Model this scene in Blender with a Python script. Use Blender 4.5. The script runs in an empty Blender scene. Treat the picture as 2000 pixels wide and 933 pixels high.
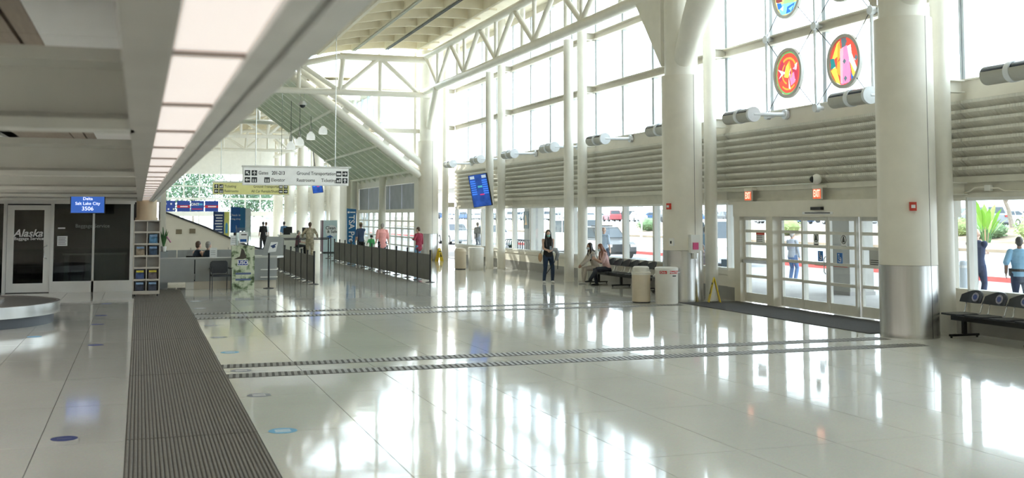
import bpy, math, random
from mathutils import Vector, Matrix
random.seed(7)
PI = math.pi
SC = bpy.context.scene
COL = SC.collection

# ------------------------------------------------------------------ camera
F_PX, CX, CY, CAM_H = 2141.0, 1000.0, 278.0, 2.25
VPX, VPY, VPX2 = 272.0, 420.0, 7320.0          # vanishing points of the hall axis (Y) and of the cross axis (X)
d1 = Vector(((VPX - CX) / F_PX, -(VPY - CY) / F_PX, -1)).normalized()
d2 = Vector(((VPX2 - CX) / F_PX, -(VPY - CY) / F_PX, -1))
d2 = (d2 - d1 * d1.dot(d2)).normalized()
d3 = d2.cross(d1)
cam_data = bpy.data.cameras.new('camera')
cam = bpy.data.objects.new('camera', cam_data)
COL.objects.link(cam)
R3 = Matrix((d2, d1, d3))
cam.matrix_world = Matrix.Translation((0, 0, CAM_H)) @ R3.to_4x4()
cam_data.sensor_width = 36
cam_data.lens = F_PX / 2000 * 36
cam_data.shift_y = -(466.5 - CY) / 2000
cam_data.clip_start = 0.05
cam_data.clip_end = 2000
cam_data.dof.use_dof = True
cam_data.dof.focus_distance = 33
cam_data.dof.aperture_fstop = 2.4
SC.camera = cam

# ------------------------------------------------------------------ sky, sun, exposure
SKY_STRENGTH, SUN_STRENGTH = 4.2, 4.5
w = bpy.data.worlds.new('sky')
SC.world = w
w.use_nodes = True
bg = w.node_tree.nodes['Background']
bg.inputs[0].default_value = (0.82, 0.92, 1.0, 1)
bg.inputs[1].default_value = SKY_STRENGTH
sun_d = bpy.data.lights.new('sun', 'SUN')
sun_d.energy = SUN_STRENGTH
sun_d.angle = 0.0095
sun_d.color = (1.0, 0.95, 0.86)
sun = bpy.data.objects.new('sun', sun_d)
COL.objects.link(sun)
sun.rotation_euler = Vector((-0.30, 0.62, 0.55)).to_track_quat('Z', 'Y').to_euler()
SC.view_settings.view_transform = 'Standard'
SC.view_settings.look = 'None'
SC.view_settings.gamma = 1
SC.view_settings.use_curve_mapping = False
SC.view_settings.exposure = 0.66
SC.cycles.use_denoising = True
SC.cycles.transparent_max_bounces = 24
SC.cycles.max_bounces = 10
SC.cycles.diffuse_bounces = 5
SC.cycles.sample_clamp_indirect = 8

# ------------------------------------------------------------------ materials
MATS = {}
def mat(name, col, rough=0.5, metal=0.0, var=0.06, scale=3.0, bump=0.0, bscale=60.0, spec=0.5, emit=0.0, stretch=None):
    """plain procedural surface: noise-varied colour, optional fine relief"""
    if name in MATS: return MATS[name]
    m = bpy.data.materials.new(name); m.use_nodes = True
    nt = m.node_tree; b = nt.nodes['Principled BSDF']
    b.inputs['Roughness'].default_value = rough
    b.inputs['Metallic'].default_value = metal
    b.inputs['Specular IOR Level'].default_value = spec
    co = nt.nodes.new('ShaderNodeTexCoord')
    mp = nt.nodes.new('ShaderNodeMapping'); nt.links.new(co.outputs['Object'], mp.inputs[0])
    if stretch: mp.inputs['Scale'].default_value = stretch
    n = nt.nodes.new('ShaderNodeTexNoise'); n.inputs['Scale'].default_value = scale; n.inputs['Detail'].default_value = 4
    nt.links.new(mp.outputs[0], n.inputs['Vector'])
    r = nt.nodes.new('ShaderNodeValToRGB')
    c = col
    r.color_ramp.elements[0].position = 0.3; r.color_ramp.elements[1].position = 0.7
    r.color_ramp.elements[0].color = (c[0]*(1-var), c[1]*(1-var), c[2]*(1-var), 1)
    r.color_ramp.elements[1].color = (min(1, c[0]*(1+var)), min(1, c[1]*(1+var)), min(1, c[2]*(1+var)), 1)
    nt.links.new(n.outputs[0], r.inputs[0]); nt.links.new(r.outputs[0], b.inputs['Base Color'])
    if emit:
        nt.links.new(r.outputs[0], b.inputs['Emission Color']); b.inputs['Emission Strength'].default_value = emit
    if bump:
        n2 = nt.nodes.new('ShaderNodeTexNoise'); n2.inputs['Scale'].default_value = bscale
        nt.links.new(mp.outputs[0], n2.inputs['Vector'])
        bp = nt.nodes.new('ShaderNodeBump'); bp.inputs['Strength'].default_value = bump; bp.inputs['Distance'].default_value = 0.01
        nt.links.new(n2.outputs[0], bp.inputs['Height']); nt.links.new(bp.outputs[0], b.inputs['Normal'])
    MATS[name] = m
    return m

def glass(name, tint=(0.94, 0.97, 0.97), refl=0.08, dark=0.0):
    if name in MATS: return MATS[name]
    m = bpy.data.materials.new(name); m.use_nodes = True
    nt = m.node_tree; nt.nodes.clear()
    o = nt.nodes.new('ShaderNodeOutputMaterial')
    t = nt.nodes.new('ShaderNodeBsdfTransparent'); t.inputs[0].default_value = (*tint, 1)
    g = nt.nodes.new('ShaderNodeBsdfGlossy'); g.inputs['Roughness'].default_value = 0.02
    fr = nt.nodes.new('ShaderNodeLayerWeight'); fr.inputs[0].default_value = 0.5
    pw = nt.nodes.new('ShaderNodeMath'); pw.operation = 'POWER'; pw.inputs[1].default_value = 5.0
    nt.links.new(fr.outputs['Facing'], pw.inputs[0])
    mu = nt.nodes.new('ShaderNodeMath'); mu.operation = 'MULTIPLY_ADD'; mu.inputs[1].default_value = 0.6; mu.inputs[2].default_value = refl / 2
    nt.links.new(pw.outputs[0], mu.inputs[0])
    mx = nt.nodes.new('ShaderNodeMixShader')
    nt.links.new(mu.outputs[0], mx.inputs[0])
    nt.links.new(t.outputs[0], mx.inputs[1]); nt.links.new(g.outputs[0], mx.inputs[2])
    nt.links.new(mx.outputs[0], o.inputs[0])
    MATS[name] = m
    return m

def translucent(name, col, k=0.6, rough=0.4):
    """coloured glass or thin plastic that lets light through, scattered"""
    if name in MATS: return MATS[name]
    m = bpy.data.materials.new(name); m.use_nodes = True
    nt = m.node_tree; nt.nodes.clear()
    o = nt.nodes.new('ShaderNodeOutputMaterial')
    n = nt.nodes.new('ShaderNodeTexNoise'); n.inputs['Scale'].default_value = 7
    r = nt.nodes.new('ShaderNodeValToRGB')
    r.color_ramp.elements[0].color = (*[c*0.85 for c in col], 1); r.color_ramp.elements[1].color = (*[min(1, c*1.1) for c in col], 1)
    nt.links.new(n.outputs[0], r.inputs[0])
    a = nt.nodes.new('ShaderNodeBsdfTranslucent'); d = nt.nodes.new('ShaderNodeBsdfPrincipled'); d.inputs['Roughness'].default_value = rough
    nt.links.new(r.outputs[0], a.inputs[0]); nt.links.new(r.outputs[0], d.inputs['Base Color'])
    mx = nt.nodes.new('ShaderNodeMixShader'); mx.inputs[0].default_value = k
    nt.links.new(d.outputs[0], mx.inputs[1]); nt.links.new(a.outputs[0], mx.inputs[2]); nt.links.new(mx.outputs[0], o.inputs[0])
    MATS[name] = m
    return m

def terrazzo():
    m = mat('polished_terrazzo', (0.70, 0.69, 0.65), rough=0.07, var=0.05, scale=0.35)
    nt = m.node_tree; b = nt.nodes['Principled BSDF']
    g = nt.nodes.new('ShaderNodeNewGeometry')
    for nd in list(nt.nodes):
        if nd.type == 'MAPPING': nt.links.new(g.outputs['Position'], nd.inputs[0])
    # fine aggregate over the cloudy base
    v = nt.nodes.new('ShaderNodeTexVoronoi'); v.inputs['Scale'].default_value = 70
    nt.links.new(g.outputs['Position'], v.inputs['Vector'])
    mix = nt.nodes.new('ShaderNodeMixRGB'); mix.blend_type = 'MULTIPLY'; mix.inputs[0].default_value = 0.10
    ramp = [n for n in nt.nodes if n.type == 'VALTORGB'][0]
    nt.links.new(ramp.outputs[0], mix.inputs[1]); nt.links.new(v.outputs['Color'], mix.inputs[2])
    nt.links.new(mix.outputs[0], b.inputs['Base Color'])
    # gentle unevenness of the polish
    n2 = nt.nodes.new('ShaderNodeTexNoise'); n2.inputs['Scale'].default_value = 1.1; n2.inputs['Detail'].default_value = 2
    nt.links.new(g.outputs['Position'], n2.inputs['Vector'])
    bp = nt.nodes.new('ShaderNodeBump'); bp.inputs['Strength'].default_value = 0.12; bp.inputs['Distance'].default_value = 0.015
    nt.links.new(n2.outputs[0], bp.inputs['Height']); nt.links.new(bp.outputs[0], b.inputs['Normal'])
    n3 = nt.nodes.new('ShaderNodeTexNoise'); n3.inputs['Scale'].default_value = 0.8; n3.inputs['Detail'].default_value = 5
    nt.links.new(g.outputs['Position'], n3.inputs['Vector'])
    mr = nt.nodes.new('ShaderNodeMapRange'); mr.inputs[3].default_value = 0.03; mr.inputs[4].default_value = 0.10
    nt.links.new(n3.outputs[0], mr.inputs[0]); nt.links.new(mr.outputs[0], b.inputs['Roughness'])
    return m

CREAM = mat('cream_paint', (0.80, 0.755, 0.66), 0.45, var=0.03)
WHITE = mat('white_paint', (0.82, 0.81, 0.77), 0.4, var=0.03)
STEELWHITE = mat('white_painted_steel', (0.83, 0.80, 0.72), 0.35, var=0.03)
ALU = mat('pale_aluminium', (0.62, 0.68, 0.74), 0.35, 0.3, var=0.03)
BEAMGREY = mat('grey_painted_beam', (0.60, 0.60, 0.55), 0.5, var=0.03)
STAINLESS = mat('brushed_stainless', (0.55, 0.54, 0.52), 0.26, 0.9, var=0.05, scale=2, stretch=(9, 9, 0.3))
BLACK = mat('black_plastic', (0.018, 0.018, 0.02), 0.45, var=0.2)
DARKMETAL = mat('dark_metal', (0.05, 0.05, 0.055), 0.4, 0.6, var=0.1)
GREY = mat('grey_laminate', (0.35, 0.36, 0.355), 0.5, var=0.04)
CHROME = mat('chrome', (0.7, 0.7, 0.72), 0.15, 1.0, var=0.03)
RED = mat('red_plastic', (0.62, 0.05, 0.03), 0.4)
BLUE = mat('blue_print', (0.01, 0.10, 0.36), 0.45)
NAVY = mat('navy_print', (0.012, 0.04, 0.15), 0.45)
WHITEPRINT = mat('white_print', (0.85, 0.85, 0.85), 0.5)
BLACKPRINT = mat('black_print', (0.03, 0.03, 0.03), 0.5)
PANE = glass('clear_glass')
GABLEPANE = glass('gable_glass', (0.93, 0.96, 0.96))
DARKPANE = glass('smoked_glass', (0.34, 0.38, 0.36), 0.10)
FLOORMAT = terrazzo()

# ------------------------------------------------------------------ mesh helpers
class MB:
    def __init__(s): s.v = []; s.f = []
    def add(s, vs, fs):
        o = len(s.v); s.v += [tuple(v) for v in vs]; s.f += [tuple(i + o for i in f) for f in fs]; return s
    def box(s, x0, x1, y0, y1, z0, z1):
        return s.add([(x0,y0,z0),(x1,y0,z0),(x1,y1,z0),(x0,y1,z0),(x0,y0,z1),(x1,y0,z1),(x1,y1,z1),(x0,y1,z1)],
                     [(0,3,2,1),(4,5,6,7),(0,1,5,4),(1,2,6,5),(2,3,7,6),(3,0,4,7)])
    def bar(s, p0, p1, wd, ht, up=(0,0,1)):
        p0 = Vector(p0); p1 = Vector(p1); t = (p1-p0).normalized(); u = Vector(up)
        a = t.cross(u)
        if a.length < 1e-4: a = t.cross(Vector((1,0,0)))
        a.normalize(); b = a.cross(t); vs = []
        for p in (p0, p1):
            for i, j in ((-1,-1),(1,-1),(1,1),(-1,1)): vs.append(p + a*(i*wd/2) + b*(j*ht/2))
        return s.add(vs, [(0,3,2,1),(4,5,6,7),(0,1,5,4),(1,2,6,5),(2,3,7,6),(3,0,4,7)])
    def prism(s, poly, axis, a, b):
        """poly: 2-D outline in the two other axes (order x,y,z without axis), counter-clockwise or not"""
        n = len(poly); vs = []
        for c in (a, b):
            for p in poly:
                q = list(p); q.insert(axis, c); vs.append(tuple(q))
        return s.add(vs, [tuple(range(n-1,-1,-1)), tuple(range(n, 2*n))] + [(i, (i+1)%n, n+(i+1)%n, n+i) for i in range(n)])
    def tube(s, pts, rad, n=10, lat=None, caps='flat'):
        """rings along pts; rad = number, list of numbers or list of (lateral, other)"""
        pts = [Vector(p) for p in pts]; k = len(pts)
        if not isinstance(rad, (list, tuple)): rad = [rad]*k
        rings = []; u0 = None
        for i, p in enumerate(pts):
            t = (pts[min(k-1,i+1)] - pts[max(0,i-1)])
            if t.length < 1e-9: t = Vector((0,0,1))
            t.normalize()
            if lat is not None: u = Vector(lat)
            elif u0 is not None: u = u0
            else: u = Vector((1,0,0)) if abs(t.x) < 0.9 else Vector((0,1,0))
            u = u - t*t.dot(u)
            if u.length < 1e-5: u = t.orthogonal()
            u.normalize(); u0 = u; w_ = t.cross(u)
            ra, rb = rad[i] if isinstance(rad[i], (list, tuple)) else (rad[i], rad[i])
            rings.append((p, t, u, w_, ra, rb))
        if caps == 'round':
            p,t,u,w_,ra,rb = rings[0]; m = min(ra,rb)
            pre = [(p - t*m*0.95, t,u,w_,ra*.3,rb*.3),(p - t*m*0.7, t,u,w_,ra*.71,rb*.71),(p - t*m*0.35, t,u,w_,ra*.93,rb*.93)]
            p,t,u,w_,ra,rb = rings[-1]; m = min(ra,rb)
            post = [(p + t*m*0.35, t,u,w_,ra*.93,rb*.93),(p + t*m*0.7, t,u,w_,ra*.71,rb*.71),(p + t*m*0.95, t,u,w_,ra*.3,rb*.3)]
            rings = pre + rings + post
        vs = []
        for p,t,u,w_,ra,rb in rings:
            for j in range(n):
                a = 2*PI*j/n; vs.append(p + u*(ra*math.cos(a)) + w_*(rb*math.sin(a)))
        K = len(rings); fs = [(i*n+j, i*n+(j+1)%n, (i+1)*n+(j+1)%n, (i+1)*n+j) for i in range(K-1) for j in range(n)]
        fs += [tuple(range(n-1,-1,-1)), tuple(range((K-1)*n, K*n))]
        return s.add(vs, fs)
    def cyl(s, p0, p1, r0, r1=None, n=16): return s.tube([p0, p1], [r0, r0 if r1 is None else r1], n)
    def lathe(s, prof, n=24, c=(0,0,0), a0=0.0, a1=2*PI):
        full = abs(a1-a0-2*PI) < 1e-6; m = n if full else n+1; vs = []
        for r, z in prof:
            for j in range(m):
                a = a0 + (a1-a0)*j/n; vs.append((c[0]+r*math.cos(a), c[1]+r*math.sin(a), c[2]+z))
        fs = []
        for i in range(len(prof)-1):
            for j in range(n):
                k = (j+1) % m; fs.append((i*m+j, i*m+k, (i+1)*m+k, (i+1)*m+j))
        return s.add(vs, fs)
    def ell(s, c, r, n=14, m=9, M=None):
        vs = []; fs = []
        for i in range(m+1):
            th = PI*i/m
            for j in range(n):
                a = 2*PI*j/n; p = Vector((r[0]*math.sin(th)*math.cos(a), r[1]*math.sin(th)*math.sin(a), r[2]*math.cos(th)))
                if M is not None: p = M @ p
                vs.append((c[0]+p.x, c[1]+p.y, c[2]+p.z))
        for i in range(m):
            for j in range(n): fs.append((i*n+j, (i+1)*n+j, (i+1)*n+(j+1)%n, i*n+(j+1)%n))
        fs += [tuple(range(n)), tuple(range(m*n+n-1, m*n-1, -1))]
        return s.add(vs, fs)
    def mesh(s, name, smooth=None):
        me = bpy.data.meshes.new(name); me.from_pydata(s.v, [], s.f)
        if smooth:
            me.shade_smooth(); me.set_sharp_from_angle(angle=math.radians(smooth))
        me.update(); return me

def obj(name, mb, material=None, parent=None, loc=(0,0,0), rot=(0,0,0), smooth=None):
    me = mb.mesh(name, smooth) if isinstance(mb, MB) else mb
    if material is not None and len(me.materials) == 0: me.materials.append(material)
    o = bpy.data.objects.new(name, me); COL.objects.link(o)
    o.location = loc; o.rotation_euler = rot
    if parent is not None: o.parent = parent
    return o
def tag(o, label, cat, group=None):
    o['label'] = label; o['category'] = cat
    if group: o['group'] = group
    return o
def thing(name, label, cat, loc=(0,0,0), rz=0.0, group=None):
    o = bpy.data.objects.new(name, None); COL.objects.link(o); o.empty_display_size = 0.2
    o.location = loc; o.rotation_euler = (0,0,rz)
    return tag(o, label, cat, group)
def solo(name, mb, material, label, cat, loc=(0,0,0), rz=0.0, group=None, smooth=None):
    return tag(obj(name, mb, material, None, loc, (0,0,rz), smooth), label, cat, group)
def struct(name, mb=None, material=None, parent=None, loc=(0,0,0), smooth=None, label=None):
    if mb is None:
        o = bpy.data.objects.new(name, None); COL.objects.link(o); o.location = loc; o.empty_display_size = 0.2
    else: o = obj(name, mb, material, parent, loc, smooth=smooth)
    if parent is None: o['kind'] = 'structure'
    if label: o['label'] = label
    return o
def dup(root, loc=None, rz=None, label=None, group=None, parent=None):
    r = root.copy(); COL.objects.link(r)
    if loc is not None: r.location = loc
    if rz is not None: r.rotation_euler = (0,0,rz)
    if label: r['label'] = label
    if group: r['group'] = group
    if parent is not None: r.parent = parent
    for ch in list(root.children): dup(ch, parent=r)
    return r
_txt = {}
def text(name, body, size, material, parent, loc, rot=(PI/2,0,0), align='LEFT', depth=0.002, shear=0.0, sx=1.0, offset=0.0):
    key = (body, size, align, shear, offset)
    if key not in _txt:
        cu = bpy.data.curves.new(name, 'FONT'); cu.body = body; cu.size = size; cu.align_x = align; cu.align_y = 'CENTER'
        cu.extrude = depth; cu.shear = shear; cu.offset = offset; cu.resolution_u = 3
        t = bpy.data.objects.new(name, cu)
        _txt[key] = bpy.data.meshes.new_from_object(t)
        bpy.data.objects.remove(t); bpy.data.curves.remove(cu)
    me = _txt[key].copy(); me.name = name; me.materials.clear(); me.materials.append(material)
    o = bpy.data.objects.new(name, me); COL.objects.link(o); o.parent = parent; o.location = loc; o.rotation_euler = rot; o.scale = (sx,1,1)
    return o
def ink(mt, parent, x0, x1, y, z0, z1, name='printed_line'):
    m = MB(); m.box(x0, x1, y-0.002, y, z0, z1); return obj(name, m, mt, parent)
def ink_wall(mt, parent, x, y0, y1, z0, z1, name='printed_line'):
    m = MB(); m.box(x-0.002, x, y0, y1, z0, z1); return obj(name, m, mt, parent)
ORD = ['first','second','third','fourth','fifth','sixth','seventh','eighth','ninth','tenth','eleventh','twelfth','thirteenth','fourteenth','fifteenth','sixteenth']
ORD += [a + b for a in ('twenty-',) for b in ORD[:9]]; ORD[16:16] = ['seventeenth','eighteenth','nineteenth','twentieth']
RX = (PI/2, 0, 0)              # lettering that faces down the hall (-Y)
RW = (PI/2, 0, -PI/2)          # lettering on the window wall, facing -X
# ================================================================== THE SETTING
YG = [17.15 + 9.0*k for k in range(-3, 5)]            # column grid: -9.85 ... 53.15
FX = 15.05                                            # inner face of the window wall
Y_BACK, Y_CONN, Y_HALL2, Y_END = -9.85, 53.3, 71.0, 118.0
# ---- floor: slab, terrazzo slabs, mats
JOINT = mat('dark_joint', (0.10, 0.095, 0.085), 0.8)
TX = [1.21 + 1.075*i for i in range(13)] + [15.15]
TY = [7.07 + 2.34*j for j in range(19)]
LX = [-4.05, -3.0, -1.93, -0.90, -0.08]
LY = [8.3, 9.41] + [11.75 + 2.30*j for j in range(11)]
b = MB()
b.box(-16, 15.3, Y_BACK, TY[0], -0.3, 0)
b.box(1.21, 15.3, TY[-1], Y_END, -0.3, 0); b.box(-16, 1.21, LY[-1], Y_END, -0.3, 0)
b.box(-16, LX[0], TY[0], LY[-1], -0.3, 0)
b.box(-0.08, 1.21, TY[0], LY[-1], -0.3, -0.012)
b.box(LX[0], -0.08, TY[0], LY[0], -0.3, 0)
floor = struct('floor', b, FLOORMAT)
b = MB(); b.box(1.21, 15.3, TY[0], TY[-1], -0.3, -0.02); b.box(LX[0], -0.08, LY[0], LY[-1], -0.3, -0.02)
obj('joint_bed', b, JOINT, floor)
def slab_mesh(wd, ln, g=0.004):
    m = MB(); m.box(g, wd-g, g, ln-g, -0.02, 0.0); me = m.mesh('slab'); me.materials.append(FLOORMAT); return me
_sm = {}
for xs, ys in ((TX, TY), (LX, LY)):
    for i in range(len(xs)-1):
        for j in range(len(ys)-1):
            k = (round(xs[i+1]-xs[i],3), round(ys[j+1]-ys[j],3))
            if k not in _sm: _sm[k] = slab_mesh(*k)
            obj('slab', _sm[k], None, floor, (xs[i], ys[j], 0))
MATGREY = mat('grooved_rubber', (0.20, 0.185, 0.165), 0.6, var=0.12, scale=14, bump=0.5, bscale=90)
MATDARK = mat('mat_tray', (0.09, 0.085, 0.08), 0.7)
mroot = thing('walk_off_mat', 'long brown-grey ribbed walk-off mat strip running down the hall', 'mat', (-0.08, 7.16, 0))
ridges = MB(); tray = MB(); nR = 34; pitch = 1.29/nR
for i in range(nR):
    ridges.prism([(i*pitch+0.004, -0.004), (i*pitch+0.010, 0.005), (i*pitch+pitch-0.012, 0.005), (i*pitch+pitch-0.006, -0.004)], 1, 0.012, 4.638)
tray.box(0, 1.29, 0.006, 4.644, -0.012, -0.003)
rme = ridges.mesh('ribbed_section'); rme.materials.append(MATGREY); tme = tray.mesh('tray'); tme.materials.append(MATDARK)
for i in range(6):
    s_ = obj('ribbed_section', rme, None, mroot, (0, 4.65*i, 0)); obj('tray', tme, None, s_)
GRATE = mat('grate_metal', (0.30, 0.30, 0.295), 0.45, 0.4, var=0.12, scale=20)
for y, lab in ((15.98,'nearest narrow metal floor grate crossing the polished floor'), (17.02,'second narrow floor grate, just beyond the nearest one'),
               (25.0,'third narrow floor grate, level with the trash cans'), (26.2,'farthest narrow floor grate, behind the trash cans')):
    r_ = thing('floor_grate', lab, 'grate', (1.22, y, 0))
    fr = MB(); fr.box(0, 11.75, -0.20, 0.20, 0.0002, 0.0025); obj('tray', fr, MATDARK, r_)
    br = MB()
    for i in range(130):
        x = i*0.09; br.prism([(x, -0.195), (x+0.05, -0.195), (x+0.085, 0.195), (x+0.035, 0.195)], 2, 0.0025, 0.006)
    o = obj('bars', br, GRATE, r_); o['kind'] = 'stuff'
CARPET = mat('charcoal_carpet', (0.085, 0.085, 0.09), 0.95, var=0.35, scale=60, bump=0.8, bscale=200)
b = MB(); b.box(13.2, 14.86, 17.75, 25.5, 0.001, 0.012)
solo('door_mat', b, CARPET, 'dark charcoal entrance carpet in front of the glass doors', 'mat')

# ---- window wall
SLATM = mat('louvre_paint', (0.70, 0.675, 0.59), 0.5, var=0.05)
nt = SLATM.node_tree; wv = nt.nodes.new('ShaderNodeTexWave'); wv.bands_direction = 'Y'; wv.inputs['Scale'].default_value = 4.5
tc = nt.nodes.new('ShaderNodeTexCoord'); nt.links.new(tc.outputs['Object'], wv.inputs['Vector'])
bp = nt.nodes.new('ShaderNodeBump'); bp.inputs['Strength'].default_value = 0.35; bp.inputs['Distance'].default_value = 0.02
nt.links.new(wv.outputs[0], bp.inputs['Height']); nt.links.new(bp.outputs[0], nt.nodes['Principled BSDF'].inputs['Normal'])
BASEGREY = mat('grey_baseboard', (0.30, 0.29, 0.27), 0.4, 0.3)
WEB = mat('tan_lintel_paint', (0.50, 0.475, 0.40), 0.5)
b = MB(); b.box(15.10, 15.30, Y_BACK, Y_CONN, 2.98, 4.87)
wall_right = struct('wall_right', b, SLATM, label='louvred band of the window wall')
sl = MB(); sl.prism([(0.16,0),(0.145,0),(0.0,0.118),(0.0,0.178),(0.16,0.178)], 1, 0.006, 2.244)
slm = sl.mesh('louvre_slat'); slm.materials.append(SLATM)
band = MB(); band.prism([(0.10,0),(-0.06,0),(-0.06,0.05),(-0.02,0.05),(-0.02,0.13),(0.02,0.13),(0.02,0.38),(-0.03,0.38),(-0.03,0.41),(0.10,0.41)], 1, 0, 9.0)
bandm = band.mesh('top_band'); bandm.materials.append(CREAM)
lint = MB(); lint.prism([(0.25,0),(-0.04,0),(-0.04,0.09),(0.02,0.09),(0.02,0.28),(-0.06,0.28),(-0.06,0.40),(0.25,0.40)], 1, 0, 9.0)
lintm = lint.mesh('lintel'); lintm.materials.append(mat('lintel_cream', (0.66,0.63,0.54), 0.5))
wains = MB(); wains.prism([(0.25,0.34),(0.0,0.34),(0.0,0.63),(0.03,0.63),(0.03,0.66),(-0.03,0.66),(-0.03,0.78),(0.25,0.78)], 1, 0, 9.0)
wainm = wains.mesh('wainscot'); wainm.materials.append(CREAM)
based = MB(); based.box(-0.012, 0.2, 0, 9.0, 0.0, 0.34); basem = based.mesh('base_plate'); basem.materials.append(BASEGREY)
for bi in range(7):
    y0 = YG[bi]; door_bay = bi == 3
    for p in range(4):
        for r_ in range(8):
            obj('louvre_slat', slm, None, wall_right, (FX-0.10, y0 + 2.25*p, 3.0 + 0.182*r_))
    obj('top_band', bandm, None, wall_right, (FX, y0, 4.46)); obj('lintel', lintm, None, wall_right, (FX, y0, 2.59))
    if not door_bay:
        obj('wainscot', wainm, None, wall_right, (FX, y0, 0)); obj('base_plate', basem, None, wall_right, (FX, y0, 0))
        wn = MB(); wn.box(15.0, 15.2, y0+0.02, y0+8.98, 0.78, 0.84); wn.box(15.02, 15.2, y0+0.02, y0+8.98, 2.53, 2.59)
        win = struct('window_%d' % (bi+1), wn, WHITE)
        for p in range(5):
            m = MB(); yy = y0 + 2.25*p; m.box(15.0, 15.2, max(yy-0.065, y0+0.0), min(yy+0.065, y0+9.0), 0.84, 2.53); obj('mullion', m, WHITE, win)
        for p in range(4):
            m = MB(); m.box(15.10, 15.11, y0+2.25*p+0.08, y0+2.25*p+2.17, 0.83, 2.54); obj('pane', m, PANE, win)
    # upper glazing
    rows = ((4.88, 6.50), (6.74, 8.38), (8.58, 10.35))
    ub = MB()
    for z in (6.50, 8.36): ub.prism([(15.2,z),(14.88,z),(14.88,z+0.035),(15.0,z+0.05),(15.0,z+0.19),(14.88,z+0.205),(14.88,z+0.24),(15.2,z+0.24)], 1, y0+0.01, y0+8.99)
    ub.box(15.0, 15.2, y0+0.01, y0+8.99, 10.35, 10.6)
    uw = struct('window_%d' % (bi+11), ub, CREAM)
    for p in range(5):
        yy = y0 + 2.25*p; m = MB(); m.box(15.02, 15.24, max(yy-0.07, y0+0.01), min(yy+0.07, y0+8.99), 4.87, 10.35); obj('mullion', m, ALU, uw)
    for z0, z1 in rows:
        for p in range(4):
            m = MB(); m.box(15.12, 15.13, y0+2.25*p+0.06, y0+2.25*p+2.19, z0, z1); obj('pane', m, PANE, uw)
# door bay: end piers, doors
for nm, a, c in (('window_61', 25.62, 26.15), ('window_62', 17.15, 17.62)):
    pier = MB(); pier.box(14.98, 15.25, a, c, 0.34, 0.78); pier.box(15.0, 15.2, a, c, 0.78, 0.84); pier.box(15.02, 15.2, a, c, 2.53, 2.59); pw_ = struct(nm, pier, CREAM)
    m = MB(); m.box(14.97, 15.25, a, c, 0.0, 0.34); obj('base_plate', m, BASEGREY, pw_)
    m = MB(); m.box(15.10, 15.11, a, c, 0.84, 2.53); obj('pane', m, PANE, pw_)
    if a > 20: m = MB(); m.box(15.0, 15.2, 25.62, 25.70, 0.84, 2.53); obj('mullion', m, WHITE, pw_)
hd = MB(); hd.box(14.86, 15.25, 17.55, 25.62, 2.212, 2.60); obj('door_header', hd, CREAM, wall_right)
DOORW = mat('door_white', (0.74, 0.72, 0.66), 0.4)
RAILZ = [0.27, 0.68, 1.13, 1.52, 1.84, 2.12]
def leaf(parent, y0, y1, x=15.0):
    st = MB(); st.box(x, x+0.07, y0, y0+0.07, 0.02, 2.22); st.box(x, x+0.07, y1-0.07, y1, 0.02, 2.22)
    lf = obj('leaf', st, DOORW, parent)
    zs = [(0.02, 0.25)] + [(z-0.035, z+0.035) for z in RAILZ[1:-1]] + [(2.12, 2.22)]
    for a, c in zs:
        m = MB(); m.box(x+0.004, x+0.066, y0+0.07, y1-0.07, a, c); obj('rail', m, DOORW, lf)
    tops = [0.25] + [z+0.035 for z in RAILZ[1:-1]]; bots = [z-0.035 for z in RAILZ[1:-1]] + [2.12]
    for a, c in zip(tops, bots):
        m = MB(); m.box(x+0.03, x+0.038, y0+0.07, y1-0.07, a, c); obj('pane', m, PANE, lf)
    return lf
def jamb(parent, *ys):
    for a, c in ys:
        m = MB(); m.box(14.88, 15.22, a, c, 0, 2.24); obj('jamb', m, CREAM, parent)
d = struct('door_1', None); jamb(d, (25.32, 25.62), (23.75, 24.05)); leaf(d, 24.07, 25.30)
m = MB(); m.box(14.93, 14.98, 24.05, 25.32, 1.02, 1.10); obj('push_bar', m, STAINLESS, d)
d['label'] = 'single glazed door with a push bar beside the sliding doors'
d = struct('door_2', None, label='sliding glass entrance doors'); 
for a, c, x in ((22.64, 23.72, 15.08), (21.60, 22.66, 14.98), (20.53, 21.58, 14.98), (19.46, 20.54, 15.08)): leaf(d, a, c, x)
jamb(d, (19.15, 19.44))
m = MB(); m.tube([(14.97, 21.68, 0.9), (14.93, 21.68, 0.95), (14.93, 21.68, 1.25), (14.97, 21.68, 1.3)], 0.012, 8); obj('pull_handle', m, STAINLESS, d)
d = struct('door_3', None, label='narrow glazed side door behind the near column'); leaf(d, 17.75, 19.1); jamb(d, (17.62, 17.74))

# ---- left side: low ceiling, light beam, glass partition
LOWC = mat('pale_ceiling_panel', (0.90, 0.91, 0.91), 0.6, var=0.02)
WOODC = mat('brown_ceiling_panel', (0.29, 0.235, 0.18), 0.55, var=0.10, scale=6, stretch=(8, 0.5, 8))
b = MB(); b.box(-16, 0.40, Y_BACK, 39.0, 3.6, 3.75)
low = struct('ceiling', b, BLACK, label='low ceiling over the baggage claim')
def cpan(x0, x1, mt, name):
    for k in range(8):
        y0 = Y_BACK + k*5.57; m = MB(); m.box(x0, x1, y0+0.004, y0+5.566, 3.30, 3.34); obj(name, m, mt, low)
cpan(-0.575, -0.02, LOWC, 'white_panel'); cpan(-0.69, -0.58, WOODC, 'brown_panel'); cpan(-0.86, -0.715, WOODC, 'brown_panel')
cpan(-1.55, -0.88, WOODC, 'brown_panel'); cpan(-2.3, -1.75, LOWC, 'white_panel'); cpan(-3.4, -2.32, LOWC, 'white_panel'); cpan(-4.9, -3.6, WOODC, 'brown_panel'); cpan(-16, -4.95, LOWC, 'white_panel')
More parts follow.
